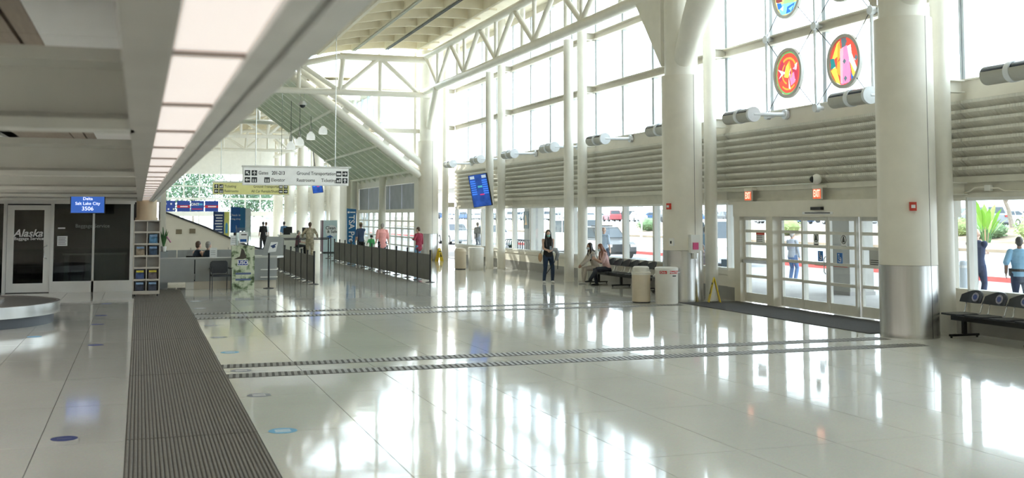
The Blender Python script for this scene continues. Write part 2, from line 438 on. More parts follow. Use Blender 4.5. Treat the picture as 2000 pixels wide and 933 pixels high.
for i, y in enumerate((-1.1, 5.44, 12.0, 18.6, 25.2, 31.7)):
    m = MB(); m.prism([(0,2.65),(0.26,2.65),(0.26,2.70),(0.16,2.73),(0.16,2.94),(0.26,2.97),(0.26,3.03),(0,3.03),(0,2.97),(0.08,2.94),(0.08,2.73),(0,2.70)], 0, -16, -0.03)
    solo('cross_beam', m, BEAMGREY, ORD[i] + ' grey cross beam under the low ceiling, counted from the near end', 'beam', (0, y, 0), group='cross beams under the low ceiling')
PANEL_LIT = mat('lit_diffuser', (1.0, 0.90, 0.855), 0.5, var=0.01, emit=0.40)
lb = thing('light_beam', 'long grey beam with a glowing strip light in its underside', 'light', (0.2, -5, 2.65))
m = MB(); m.prism([(-0.25,0),(-0.13,0),(-0.13,0.03),(-0.16,0.03),(-0.16,0.5),(-0.25,0.5)], 1, 0, 38.3); obj('side_web', m, mat('beam_side_grey', (0.46,0.44,0.40), 0.5), lb)
m = MB(); m.prism([(0.108,0.02),(0.128,0.02),(0.128,0.06),(0.108,0.06)], 1, 0, 38.3); obj('groove', m, mat('groove_brown', (0.24,0.19,0.15), 0.6), lb)
m = MB(); m.prism([(0.190,-0.012),(0.206,-0.004),(0.206,0.03),(0.190,0.03)], 1, 0, 38.3); obj('edge_bead', m, WHITE, lb)
m = MB(); m.prism([(0.055,0.0),(0.108,-0.014),(0.108,0.035),(0.128,0.035),(0.128,-0.012),(0.190,-0.02),(0.205,0.02),(0.205,0.5),(0.08,0.5),(0.055,0.035)], 1, 0, 38.3); obj('lip', m, mat('beam_lip_grey', (0.72,0.72,0.69), 0.45), lb)
m = MB(); m.box(-0.16, 0.08, 0, 38.3, 0.10, 0.5); obj('housing', m, BEAMGREY, lb)
for k in range(27):
    y0 = 1.0 + 1.385*k; m = MB(); m.box(-0.13, 0.055, y0+0.012, y0+1.373, 0.022, 0.03); obj('light_panel', m, PANEL_LIT, lb)
    m = MB(); m.box(-0.135, 0.06, y0-0.014, y0+0.014, 0.010, 0.03); obj('divider', m, mat('divider_tan', (0.35,0.29,0.25), 0.6), lb)
b = MB(); b.box(0.405, 0.60, Y_BACK, 36.5, 2.9, 7.4)
struct('wall_left', b, CREAM)
b = MB(); b.box(0.62, 0.80, 36.5, Y_END, 0, 8.5); struct('wall_left_far', b, CREAM)
b = MB(); b.box(-16.2, -16, Y_BACK, 39, 0, 3.7); struct('wall_outer_left', b, WHITE)
b = MB(); b.box(-16, 15.3, Y_BACK-0.2, Y_BACK, 0, 10.6); struct('wall_back', b, CREAM)
# glass-fronted office across the end of the baggage hall
YP = 34.75
b = MB(); b.box(-16, 0.62, YP, YP+0.2, 2.64, 3.6); b.box(-16, -4.15, YP, YP+0.2, 0, 2.64)
wf = struct('wall_far', b, WHITE)
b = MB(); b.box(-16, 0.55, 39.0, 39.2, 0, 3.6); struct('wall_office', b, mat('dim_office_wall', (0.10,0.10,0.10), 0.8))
fr = MB(); fr.box(-4.15, -0.13, YP-0.04, YP+0.14, 2.58, 2.70); fr.box(-4.15, -4.05, YP-0.02, YP+0.12, 0, 2.58)
for x in (-3.66, -2.40, -0.20): fr.box(x-0.045, x+0.045, YP-0.03, YP+0.12, 0, 2.58)
fr.box(-1.30, -1.24, YP-0.02, YP+0.12, 0, 2.58); fr.box(-2.36, -0.24, YP-0.02, YP+0.12, 0, 0.32)
part_w = struct('window_21', fr, WHITE, label='aluminium framed glass front of the baggage office')
for x0, x1, z0 in ((-4.05, -3.70, 0.02), (-2.36, -1.30, 0.32), (-1.24, -0.24, 0.32)):
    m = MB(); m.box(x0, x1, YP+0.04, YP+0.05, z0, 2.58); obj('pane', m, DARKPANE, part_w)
d4 = struct('door_4', None, label='glass office door lettered Alaska Baggage Service')
m = MB(); m.box(-3.60, -3.42, YP-0.02, YP+0.05, 0.02, 2.54); m.box(-2.62, -2.45, YP-0.02, YP+0.05, 0.02, 2.54); m.box(-3.42, -2.62, YP-0.02, YP+0.05, 0.02, 0.28); m.box(-3.42, -2.62, YP-0.02, YP+0.05, 2.40, 2.54)
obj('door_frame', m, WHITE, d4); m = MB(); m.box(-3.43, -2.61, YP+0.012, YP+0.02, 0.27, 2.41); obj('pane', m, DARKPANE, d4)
m = MB(); m.tube([(-2.53, YP-0.02, 0.98), (-2.53, YP-0.09, 1.0), (-2.60, YP-0.09, 1.02), (-2.60, YP-0.09, 1.33), (-2.53, YP-0.09, 1.36), (-2.53, YP-0.02, 1.38)], 0.016, 8); obj('pull_handle', m, CHROME, d4, smooth=60)
text('lettering', 'Alaska', 0.30, WHITEPRINT, d4, (-3.05, YP+0.006, 1.72), RX, 'CENTER', shear=0.3, offset=0.006)
text('lettering', 'Baggage Service', 0.125, WHITEPRINT, d4, (-3.02, YP+0.006, 1.57), RX, 'CENTER', offset=0.002)
text('lettering', 'Baggage Service', 0.15, mat('faded_print', (0.25,0.27,0.26), 0.6), part_w, (-1.30, YP+0.034, 1.93), RX, 'CENTER')
m = MB(); m.box(-2.26, -1.98, YP+0.03, YP+0.036, 1.35, 1.64); obj('notice', m, WHITEPRINT, part_w)
for k in range(5):
    m = MB(); m.box(-2.23, -2.02 - 0.02*(k % 2), YP+0.027, YP+0.03, 1.40+0.045*k, 1.412+0.045*k); obj('printed_line', m, BLACKPRINT, part_w)
ink(WHITEPRINT, part_w, -2.25, -2.05, YP+0.034, 1.85, 1.89)

# ---- vaulted coffered ceiling of the tall hall
RIBM = mat('coffer_cream', (0.86, 0.79, 0.63), 0.55, var=0.04)
def vz(x): return 10.55 - (21 - math.sqrt(max(0, 441 - (x-12.6)**2)))
xs = [0.42 + (13.55-0.42)*i/16 for i in range(17)]
def vault(y0, y1, name, rib_y, parent_mat=RIBM):
    m = MB(); n = len(xs)
    vs = [(x, y0, vz(x)+0.51) for x in xs] + [(x, y1, vz(x)+0.51) for x in xs] + [(x, y0, vz(x)+0.7) for x in xs] + [(x, y1, vz(x)+0.7) for x in xs]
    fs = [(i, i+1, n+i+1, n+i) for i in range(n-1)] + [(2*n+i, 3*n+i, 3*n+i+1, 2*n+i+1) for i in range(n-1)]
    m.add(vs, fs); m.box(13.2, 15.3, y0, y1, 10.6, 10.75)
    c = struct(name, m, parent_mat)
    rb = MB()
    vs = []
    for t in (-0.06, 0.06):
        for x in xs: vs.append((x, t, vz(x)))
        for x in xs: vs.append((x, t, vz(x)+0.52))
    k = 2*n
    fs = [(i, i+1, n+i+1, n+i) for i in range(n-1)] + [(k+i, k+n+i, k+n+i+1, k+i+1) for i in range(n-1)] + [(i, k+i, k+i+1, i+1) for i in range(n-1)]
    rb.add(vs, fs); rm = rb.mesh('rib'); rm.materials.append(parent_mat)
    for y in rib_y: obj('rib', rm, None, c, (0, y, 0))
    for x in [13.05 - 1.65*i for i in range(8)]:
        q = MB(); q.prism([(x-0.07, vz(x)-0.05), (x+0.07, vz(x)-0.05), (x+0.07, vz(x)+0.53), (x-0.07, vz(x)+0.53)], 1, y0, y1); obj('long_rib', q, parent_mat, c)
    return c
vault(Y_BACK, Y_CONN, 'ceiling_vault', [Y_BACK + 2.25*i for i in range(29)])
# cable trays on two of the ribs
for x, lab in ((11.40, 'thin dark conduit along a ceiling rib near the truss'), (9.75, 'thin dark conduit along a ceiling rib farther from the truss')):
    m = MB(); m.tube([(x, 5, vz(x)-0.09), (x, 53, vz(x)-0.09)], 0.03, 8); m.tube([(x+0.09, 5, vz(x)-0.085), (x+0.09, 53, vz(x)-0.085)], 0.025, 8)
    solo('conduit', m, DARKMETAL if x > 11 else BEAMGREY, lab, 'conduit')
# ---- columns
def big_column(x, y, label, top=10.5, fancy=None, seam=-80):
    r_ = thing('round_column', label, 'column', (x, y, 0), group='thick round columns')
    a = math.radians(seam)
    m = MB(); m.lathe([(0.44,0),(0.44,top)], 40); obj('core', m, STEELWHITE, r_, smooth=40)
    m = MB(); m.lathe([(0.44,1.33),(0.525,1.33),(0.525,5.95),(0.44,5.95)], 48, a0=a+0.012, a1=a+2*PI-0.012); obj('cladding', m, CREAM, r_, smooth=40)
    m = MB(); m.lathe([(0.50,0),(0.535,0),(0.535,0.10),(0.53,0.12),(0.53,1.325),(0.44,1.325)], 48, a0=a+0.012, a1=a+2*PI-0.012); obj('steel_base', m, STAINLESS, r_, smooth=40)
    m = MB(); m.lathe([(0.47,0.0),(0.47,5.94)], 40); obj('seam_backing', m, DARKMETAL, r_, smooth=40)
    return r_
cA = big_column(13.65, 17.15, 'thick round column with steel base beside the near bench')
cB = big_column(13.65, 26.15, 'thick round column with steel base behind the two trash cans')
cC = big_column(13.65, 53.3, 'thick round column at the far end of the tall hall')
for c in (cA, cB):
    m = MB(); m.prism([(0.35, 6.25), (0.35, 8.3), (2.0, 8.3)], 0, -0.42, -0.30); obj('gusset_plate', m, STEELWHITE, c)
    m = MB(); m.tube([(-0.05, -0.15, 6.25), (-0.2, -1.2, 7.3), (-0.3, -2.3, 8.4)], [0.26, 0.34, 0.42], 24); obj('branch', m, STEELWHITE, c, smooth=40)
m = MB(); m.tube([(-0.02, -0.2, 6.55), (-0.35, -3.0, 8.3)], 0.17, 18); obj('branch', m, STEELWHITE, cC, smooth=40)
def thin_column(x, y, label, top=10.6, brackets=True, r=0.17):
    r_ = thing('slim_column', label, 'column', (x, y, 0), group='slim round columns')
    m = MB(); m.lathe([(0,0),(r+0.01,0),(r+0.01,0.03),(r,0.03),(r,top),(0,top)], 28); obj('shaft', m, STEELWHITE, r_, smooth=40)
    if brackets:
        for z in (2.76, 4.72, 6.62, 8.48):
            q = MB(); L = 15.0 - x
            q.box(0.1, L-0.02, -0.10, 0.10, z-0.12, z-0.10); q.box(0.1, L-0.02, -0.10, 0.10, z+0.10, z+0.12); q.box(0.1, L-0.02, -0.012, 0.012, z-0.10, z+0.10); obj('bracket', q, STEELWHITE, r_)
    return r_
for y, lab in ((17.15,'slim white column right beside the near thick column'), (26.15,'slim white column between thick column and entrance doors'), (35.15,'right slim column of the pair beside the seated women'),
               (44.15,'right slim column of the pair behind the hanging flight display'), (53.15,'slim white column beside the far thick column')):
    thin_column(14.5, y, lab)
for y, lab in ((35.0,'left slim column of the pair beside the standing woman'), (44.0,'left slim column carrying the hanging flight display')):
    thin_column(13.93, y, lab, 8.3, False)
# ---- roof trusses
def truss_long(y0, y1, label):
    r_ = thing('roof_truss', label, 'truss', (13.33, y0, 8.35))
    def P(n, a, c, rad):
        q = MB(); q.cyl(a, c, rad, n=16); obj(n, q, STEELWHITE, r_, smooth=40)
    L = y1-y0
    P('chord', (0,0,0), (0,L,0), 0.17); P('chord', (0,0,1.75), (0,L,1.75), 0.16)
    n = round(L/4.5)
    for k in range(n+1):
        y = L - 2.9 - 4.5*k
        if y < 0.3: break
        for s in (1, -1):
            ye = y + s*2.25
            if 0 <= ye <= L: P('diagonal', (0,y,0.1), (0,ye,1.7), 0.10)
        P('post', (0,y,0), (0,y,1.7), 0.075)
        if y-2.25 > 0: P('post', (0.35,y-2.25,0.05), (0.35,y-2.25,1.75), 0.09)
    return r_
truss_long(26.15, 53.2, 'white tubular truss along the windows beyond the thick column')
truss_long(-9.8, 26.0, 'white tubular truss along the windows towards the viewer')
def truss_cross(y, label, x0=1.0, x1=13.6):
    r_ = thing('end_truss', label, 'truss', (x0, y, 8.2))
    def P(n, a, c, rad):
        q = MB(); q.cyl(a, c, rad, n=14); obj(n, q, STEELWHITE, r_, smooth=40)
    P('chord', (0,0,0), (x1-x0,0,0), 0.15)
    top = lambda x: min(1.75, vz(x)-8.2-0.30)
    P('chord', (6.1-x0,0,top(6.1)), (9.05-x0,0,top(9.05)), 0.15); P('chord', (9.05-x0,0,top(9.05)), (x1-x0,0,1.75), 0.17)
    for xb in (5.1, 9.05, 13.0):
        for s in (-1.95, 1.95):
            xt = xb+s
            if 3 < xt < 13.2: P('diagonal', (xb-x0,0,0.05), (xt-x0,0,max(0.3,top(xt))), 0.115)
        if xb < 12: P('post', (xb-x0,0,0), (xb-x0+0.18,0,max(0.3,top(xb))), 0.13)
    for xb in (7.1, 11.05): P('post', (xb-x0,0,0), (xb-x0,0,max(0.3,top(xb))), 0.10)
    return r_
truss_cross(52.72, 'white tubular truss across the far end of the tall hall')
truss_cross(71.3, 'distant white truss across the start of the far hall')
# ---- glazed gable over the connector roof
def slope(x): return 9.19 - 0.752*(x-6.98) if x > 5.0 else 10.68 - 0.75*(5.0-x)
gm = MB()
for x in (7.1, 9.25, 11.15, 13.0): gm.box(x-0.06, x+0.06, 53.42, 53.56, slope(x)+0.2, vz(x)+0.1)
for z in (6.45, 8.42):
    xa = 6.98 + (9.19-z)/0.752; gm.box(xa, 13.3, 53.40, 53.58, z-0.11, z+0.11)
gable = struct('window_31', gm, CREAM, label='glazed gable above the sloping connector roof')
for x0, x1 in ((5.0,7.1),(7.1,9.25),(9.25,11.15),(11.15,13.0),(13.0,13.55)):
    for z0, z1 in ((3.8,6.45),(6.45,8.42),(8.42,11.2)):
        a, c = slope(x0)+0.2, slope(x1)+0.2
        if c >= z1: continue
        top0, top1 = min(z1, vz(x0)+0.3), min(z1, vz(x1)+0.3)
        poly = []
        xc = lambda z: x0 + (a-z)/(a-c)*(x1-x0)
        if a > z1: poly = [(xc(z1), z1)]
        elif a >= z0: poly = [(x0, top0), (x0, a)]
        else: poly = [(x0, top0), (x0, z0)]
        if a > z0 > c: poly += [(xc(z0), z0), (x1, z0)]
        else: poly += [(x1, max(c, z0))]
        poly += [(x1, top1)]
        if len(poly) < 3: continue
        m = MB(); m.prism(poly, 1, 53.48, 53.49); obj('pane', m, GABLEPANE, gable)
# ---- slotted edge beam
sb = thing('slotted_beam', 'sloping cream roof beam with long slots at the hall end', 'beam', (13.3, 53.2, slope(13.3)))
def SP(x, off):       # point on the slope, offset square to it
    return Vector((x-13.3 + off*0.601, 0, slope(x)-slope(13.3) + off*0.80))
m = MB(); m.tube([SP(5.0,0.28), SP(13.35,0.28)], 0.20, 14); obj('chord', m, STEELWHITE, sb, smooth=40)
m = MB(); m.tube([SP(5.0,-0.24), SP(13.35,-0.24)], 0.20, 14); obj('chord', m, STEELWHITE, sb, smooth=40)
for k in range(9):
    x = 5.2 + 1.02*k
    m = MB(); q = [SP(x,-0.2), SP(x+0.3,-0.2), SP(x+0.3,0.25), SP(x,0.25)]
    m.prism([(p.x,p.z) for p in q], 1, -0.05, 0.05); obj('web_plate', m, STEELWHITE, sb)
# ---- connector roof
GREENG = translucent('green_roof_glass', (0.27, 0.36, 0.28), 0.40)
rf = MB(); rf.prism([(0.6, slope(0.6)+0.1), (5.0, 10.78), (5.0, 10.9), (0.6, slope(0.6)+0.22)], 1, Y_CONN+0.3, Y_HALL2)
croof = struct('ceiling_connector', rf, CREAM, label='sloping green glass roof of the connector')
RAFT = mat('rafter_cream', (0.84, 0.81, 0.70), 0.5)
pan = MB(); pan.prism([(5.0,10.80),(13.6,slope(13.6)+0.12),(13.6,slope(13.6)+0.14),(5.0,10.82)], 1, 0.05, 1.51); pm = pan.mesh('roof_pane'); pm.materials.append(GREENG)
raf = MB(); raf.prism([(5.0,10.48),(13.5,slope(13.5)-0.20),(13.5,slope(13.5)+0.12),(5.0,10.80)], 1, -0.10, 0.10); rm_ = raf.mesh('rafter'); rm_.materials.append(RAFT)
for k in range(12):
    y = 53.75 + 1.56*k
    if k < 11: obj('roof_pane', pm, None, croof, (0, y, 0))
    obj('rafter', rm_, None, croof, (0, y, 0))
for x in (6.5, 9.0, 11.3, 13.0):
    m = MB(); m.cyl((x, 53.7, slope(x)-0.2), (x, 71, slope(x)-0.2), 0.075, n=12); obj('purlin', m, RAFT, croof, smooth=40)
# ---- connector side wall with entrance doors
b = MB(); b.box(13.3, 13.5, 54.0, 71.0, 3.92, 4.45); b.box(13.3, 13.5, 54.0, 54.8, 0, 3.92); b.box(13.3, 13.5, 69.8, 71.0, 0, 3.92)
wc = struct('wall_connector', b, CREAM)
PGREY = mat('blue_grey_panel', (0.36, 0.38, 0.43), 0.5, var=0.12, scale=1.5)
for k in range(5):
    m = MB(); m.box(13.34, 13.4, 54.82+3.0*k, 54.82+3.0*k+2.9, 2.58, 3.9); obj('grey_panel', m, PGREY, wc)
    m = MB(); m.box(13.3, 13.5, 54.8+3.0*k, 57.8+3.0*k, 2.38, 2.58); obj('door_header', m, CREAM, wc)
for k in range(10):
    y0 = 54.8 + 1.5*k
    fr = MB(); fr.box(13.34, 13.42, y0, y0+0.1, 0, 2.38); fr.box(13.34, 13.42, y0+1.4, y0+1.5, 0, 2.38)
    for z in (0.0, 0.6, 1.05, 1.5, 1.9): fr.box(13.35, 13.41, y0+0.1, y0+1.4, z, z + (0.25 if z == 0 else 0.07))
    dd = struct('door_%d' % (11+k), fr, DOORW, label='narrow glazed door in the connector entrance')
    m = MB(); m.box(13.375, 13.385, y0+0.1, y0+1.4, 0.25, 2.38); obj('pane', m, PANE, dd)
for y, lab in ((60.9, 'slim cream column in front of the connector doors'), (69.6, 'slim cream column at the far end of the connector doors')):
    m = MB(); m.lathe([(0,0),(0.2,0),(0.2,4.4),(0,4.4)], 20); solo('connector_column', m, CREAM, lab, 'column', (12.95, y, 0), smooth=40)
b = MB(); b.box(12.75, 13.6, 71.0, 73.6, 0, 6.0); struct('wall_pier', b, CREAM)
# ---- far hall
vault(Y_HALL2, Y_END, 'ceiling_far', [Y_HALL2 + 0.3 + 4.5*i for i in range(11)])
b = MB(); b.box(15.05, 15.3, Y_HALL2, Y_END, 2.6, 4.87)
wr2 = struct('wall_right_far', b, SLATM)
m = MB(); m.box(15.05, 15.3, Y_HALL2, Y_END, 0, 0.78); obj('wainscot', m, CREAM, wr2)
sl2 = MB(); sl2.prism([(0.12,0),(0.10,0),(0.0,0.13),(0.0,0.178),(0.12,0.178)], 1, 0.01, 8.9); slm2 = sl2.mesh('louvre_slat'); slm2.materials.append(SLATM)
for k in range(5):
    for r_ in range(8): obj('louvre_slat', slm2, None, wr2, (14.97, Y_HALL2+0.6+9*k, 3.0+0.182*r_))
b = MB(); b.box(15.1, 15.11, Y_HALL2, Y_END, 0.78, 2.6); b.box(15.1, 15.11, Y_HALL2, Y_END, 4.87, 10.6)
w2 = struct('window_41', b, PANE)
for k in range(20):
    y = Y_HALL2 + 0.5 + 2.25*k
    m = MB(); m.box(15.02, 15.2, y-0.08, y+0.08, 0.78, 2.6); m.box(15.02, 15.2, y-0.08, y+0.08, 4.87, 10.6); obj('mullion', m, ALU, w2)
for z in (6.5, 8.38):
    m = MB(); m.box(14.9, 15.2, Y_HALL2, Y_END, z, z+0.24); obj('transom', m, CREAM, w2)
for k in range(5):
    y = 80.0 + 9*k
    m = MB(); m.lathe([(0.5,0),(0.5,5.9),(0.42,5.9),(0.42,10.4)], 24)
    solo('round_column', m, CREAM, ORD[k] + ' thick column of the distant hall, counted from the connector', 'column', (13.65, y, 0), group='thick columns of the far hall', smooth=40)
    m = MB(); m.lathe([(0.17,0),(0.17,10.5)], 14)
    solo('slim_column', m, CREAM, ORD[k] + ' slim column of the distant hall, counted from the connector', 'column', (14.5, y, 0), group='slim columns of the far hall', smooth=40)
def truss_simple(x, y0, y1, label):
    r_ = thing('roof_truss', label, 'truss', (x, y0, 8.35)); L = y1-y0
    for z in (0, 1.75):
        q = MB(); q.cyl((0,0,z),(0,L,z),0.16,n=10); obj('chord', q, STEELWHITE, r_, smooth=40)
    for k in range(int(L/4.5)):
        for s in (0,1):
            q = MB(); q.cyl((0,4.5*k+2.25,0) if s else (0,4.5*k+2.25,0), (0,4.5*k+4.5*s,1.75), 0.1, n=8); obj('diagonal', q, STEELWHITE, r_, smooth=40)
        q = MB(); q.cyl((0,4.5*k,0),(0,4.5*k,1.75),0.08,n=8); obj('post', q, STEELWHITE, r_, smooth=40)
truss_simple(13.33, 71.5, 117, 'distant white truss along the windows of the far hall')
truss_cross(84.5, 'distant white truss across the middle of the far hall')
truss_cross(102.5, 'farthest white truss across the end of the far hall')
# far glazed end wall
em = MB(); 
for z0, z1 in ((0,0.5),(2.15,2.62),(3.86,4.05),(5.2,5.32),(6.5,10.8)): em.box(0.8, 15, Y_END, Y_END+0.2, z0, z1)
for k in range(10): em.box(1.2+1.55*k-0.06, 1.2+1.55*k+0.06, Y_END-0.02, Y_END+0.2, 0, 10.8)
endw = struct('window_51', em, WHITE, label='glazed end wall of the far hall')
for k in range(9):
    x0, x1 = 1.2+1.55*k+0.06, 1.2+1.55*(k+1)-0.06
    for z0, z1 in ((0.5,2.15),(2.62,3.86),(4.05,5.2),(5.32,6.5)):
        m = MB(); m.box(x0, x1, Y_END+0.08, Y_END+0.09, z0, z1); obj('pane', m, PANE, endw)
# beige stair flank behind the counter
STONE = mat('beige_stone', (0.66, 0.60, 0.50), 0.4, var=0.05, scale=1.5)
flank = [(0.62,0),(5.15,0),(5.15,0.8),(4.75,0.85),(3.96,1.05),(2.41,1.76),(0.62,2.45)]
b = MB(); b.prism(flank, 1, 44.0, 44.35); fl = struct('wall_stair', b, STONE, label='beige stone stair flank behind the counter')
cope = MB(); cope.prism([(0.62,2.45),(2.41,1.76),(3.96,1.05),(4.75,0.85),(5.15,0.8),(5.15,0.86),(4.77,0.91),(4.0,1.11),(2.44,1.82),(0.62,2.52)], 1, 43.95, 44.4); obj('dark_coping', cope, DARKMETAL, fl)
for x, z in ((1.45,1.62),(1.95,1.64)):
    m = MB(); m.box(x-0.11, x+0.11, 43.97, 44.0, z-0.09, z+0.09); obj('vent_plate', m, mat('bronze_plate', (0.22,0.18,0.12), 0.4, 0.5), fl)
for x in (1.9, 3.3): 
    m = MB(); m.box(x-0.008, x+0.008, 43.992, 44.0, 0, slope(x) if False else 1.0); obj('stone_joint', m, JOINT, fl)
# tan lit column at the end of the light beam
m = MB(); m.lathe([(0,0),(0.28,0),(0.28,2.02),(0.31,2.02),(0.31,2.18),(0.28,2.18),(0.28,2.7),(0,2.7)], 28)
solo('end_column', m, mat('tan_column', (0.62,0.48,0.32), 0.4), 'tan round column behind the brochure rack', 'column', (0.2, 33.4, 0), smooth=40)
# ---- ceiling lights added out of view to brighten the dark baggage hall
FILL_LAMP = mat('fill_light_diffuser', (1.0, 0.93, 0.84), 0.5, var=0.01, emit=20.0)
for i, x in enumerate((-3.5, -6.6, -9.8, -13.0)):
    for j in range(7):
        t = thing('added_fill_light', ORD[j] + ' added out-of-view fill light in the ' + ORD[i] + ' row of the baggage hall', 'light', (x, -6.0 + 5.6*j, 3.28), group='added fill lights of the baggage hall')
        m = MB(); m.box(-0.17,-0.14,-0.65,0.65,0,0.03); m.box(0.14,0.17,-0.65,0.65,0,0.03); m.box(-0.14,0.14,-0.65,-0.62,0,0.03); m.box(-0.14,0.14,0.62,0.65,0,0.03); obj('frame', m, WHITE, t)
        m = MB(); m.box(-0.14,0.14,-0.62,0.62,0.008,0.012); obj('diffuser', m, FILL_LAMP, t)
# ================================================================== THINGS INDOORS
# ---- baggage carousel
car = thing('baggage_carousel', 'oval baggage carousel with steel rim and dark belt', 'carousel', (-8.6, 25.45, 0))
def oval(r, L=4.9, n=20):
    return [(L + r*math.cos(-PI/2+PI*i/n), r*math.sin(-PI/2+PI*i/n)) for i in range(n+1)] + [(-L + r*math.cos(PI/2+PI*i/n), r*math.sin(PI/2+PI*i/n)) for i in range(n+1)]
def ringprism(m, ro, ri, z0, z1):
    a = oval(ro); c = oval(ri); n = len(a)
    m.add([(x,y,z0) for x,y in a]+[(x,y,z0) for x,y in c]+[(x,y,z1) for x,y in a]+[(x,y,z1) for x,y in c],
          [f for i in range(n) for j in [(i+1)%n] for f in ((i,j,2*n+j,2*n+i),(n+j,n+i,3*n+i,3*n+j),(2*n+i,2*n+j,3*n+j,3*n+i),(j,i,n+i,n+j))])
m = MB(); m.prism(oval(2.02), 2, 0, 0.22); obj('base', m, mat('charcoal_kick', (0.06,0.065,0.075), 0.4), car, smooth=30)
m = MB(); ringprism(m, 2.14, 2.06, 0.21, 0.44); obj('steel_rim', m, STAINLESS, car, smooth=30)
m = MB(); ringprism(m, 2.06, 1.05, 0.36, 0.42); obj('belt', m, mat('rubber_belt', (0.045,0.043,0.04), 0.55, var=0.2), car, smooth=30)
m = MB(); m.prism(oval(1.05), 2, 0.22, 0.5); obj('island', m, STAINLESS, car, smooth=30)
# ---- hanging flight monitor
mon = thing('hanging_monitor', 'blue flight monitor reading Delta Salt Lake City 3506', 'monitor', (-1.23, 29.5, 2.29))
m = MB(); m.box(-0.41, 0.41, 0.0, 0.09, 0.0, 0.55); obj('housing', m, BLACK, mon)
SCREEN = mat('blue_screen', (0.05, 0.16, 0.62), 0.3, var=0.05, emit=0.35)
m = MB(); m.box(-0.39, 0.39, -0.006, 0.0, 0.02, 0.53); obj('screen', m, SCREEN, mon)
m = MB(); m.box(-0.39, 0.39, -0.009, -0.006, 0.44, 0.53); obj('header_bar', m, mat('pale_screen', (0.45,0.55,0.75), 0.3, emit=0.4), mon)
LIT = mat('screen_white', (0.95,0.97,1.0), 0.4, emit=0.8)
for z, s, tx in ((0.37,0.105,'Delta'), (0.25,0.105,'Salt Lake City'), (0.12,0.14,'3506')): text('lettering', tx, s, LIT, mon, (0, -0.010, z), RX, 'CENTER')
ink(LIT, mon, -0.14, 0.14, -0.009, 0.465, 0.49)
m = MB(); m.cyl((-0.1,0.05,0.55), (-0.1,0.05,1.01), 0.022, n=10); obj('drop_rod', m, BLACK, mon)
# ---- suitcase
su = thing('suitcase', 'upright black suitcase with raised handle and yellow tag', 'suitcase', (-4.19, 34.0, 0))
m = MB(); m.box(-0.31,0.31,-0.14,0.14,0.05,0.68); obj('body', m, BLACK, su)
m = MB(); m.box(-0.26,0.26,-0.165,-0.14,0.10,0.36); obj('front_pocket', m, mat('black_nylon', (0.03,0.03,0.033), 0.7), su)
m = MB(); m.tube([(-0.14,0.08,0.68),(-0.14,0.08,1.05),(0.14,0.08,1.05),(0.14,0.08,0.68)], 0.011, 8); obj('pull_handle', m, DARKMETAL, su)
m = MB(); m.box(-0.08,0.2,-0.06,0.0,0.68,0.74); obj('tag', m, mat('yellow_tag', (0.75,0.6,0.05), 0.5), su)
for sx in (-0.25,0.25):
    for sy in (-0.1, 0.1):
        m = MB(); m.cyl((sx-0.02,sy,0.03),(sx+0.02,sy,0.03),0.03,n=10); obj('wheel', m, BLACK, su)
ct = thing('baggage_cart', 'chrome baggage cart at the left edge beside the suitcase', 'cart', (-4.95, 34.0, 0))
m = MB(); m.tube([(0.3,0,0.1),(0.3,0,0.95),(0.1,0,1.05),(-0.5,0,1.05)],0.02,8); m.tube([(0.3,0.3,0.1),(0.3,0.3,0.95),(0.1,0.3,1.05),(-0.5,0.3,1.05)],0.02,8); m.tube([(0.3,0,0.6),(0.3,0.3,0.6)],0.015,8); obj('frame', m, CHROME, ct, smooth=40)
m = MB(); m.box(-0.6,0.3,-0.02,0.32,0.1,0.14); obj('deck', m, STAINLESS, ct)
for sx in (-0.5,0.25):
    m = MB(); m.cyl((sx,0.0,0.05),(sx,0.04,0.05),0.05,n=12); obj('wheel', m, BLACK, ct)
# office behind the glass
for k in range(3):
    t = thing('office_chair', ['leftmost','middle','rightmost'][k] + ' dark chair seen dimly behind the office glass', 'chair', (-3.3+0.75*k, 36.6, 0), group='chairs behind the office glass')
    m = MB(); m.box(-0.24,0.24,-0.22,0.24,0.42,0.48); obj('seat', m, BLACK, t); m = MB(); m.box(-0.23,0.23,0.2,0.25,0.55,1.0); obj('backrest', m, BLACK, t)
    for sx in (-0.2,0.2):
        for sy in (-0.19,0.21):
            m = MB(); m.cyl((sx,sy,0),(sx,sy,0.6 if sy > 0 else 0.42),0.014,n=8); obj('leg', m, DARKMETAL, t)
t = thing('office_counter', 'low grey counter seen behind the office glass', 'counter', (-1.3, 37.4, 0))
m = MB(); m.box(-0.9,0.9,-0.25,0.25,0,1.0); obj('body', m, GREY, t); m = MB(); m.box(-0.95,0.95,-0.3,0.3,1.0,1.05); obj('top', m, WHITE, t)
# ---- brochure rack
rk = thing('brochure_rack', 'tall wheeled brochure rack at the end of the ribbed mat', 'rack', (0.22, 32.45, 0), rz=0.0)
WOODL = mat('pale_wood_rack', (0.62,0.57,0.50), 0.5)
m = MB(); m.box(-0.36,-0.33,-0.1,0.18,0.09,2.10); m.box(0.33,0.36,-0.1,0.18,0.09,2.10); m.box(-0.012,0.012,-0.1,0.15,0.09,2.10); m.box(-0.36,0.36,-0.1,0.18,0.06,0.10); m.box(-0.36,0.36,-0.1,0.18,2.08,2.11); obj('frame', m, WOODL, rk)
m = MB(); m.box(-0.34,0.34,0.14,0.16,0.09,2.1); obj('back_panel', m, mat('rack_back', (0.42,0.41,0.39), 0.6), rk)
for i in range(6):
    m = MB(); m.box(-0.34,0.34,-0.11,0.15,0.10+0.33*i,0.125+0.33*i); m.box(-0.34,0.34,-0.115,-0.105,0.10+0.33*i,0.15+0.33*i); obj('shelf', m, WOODL, rk)
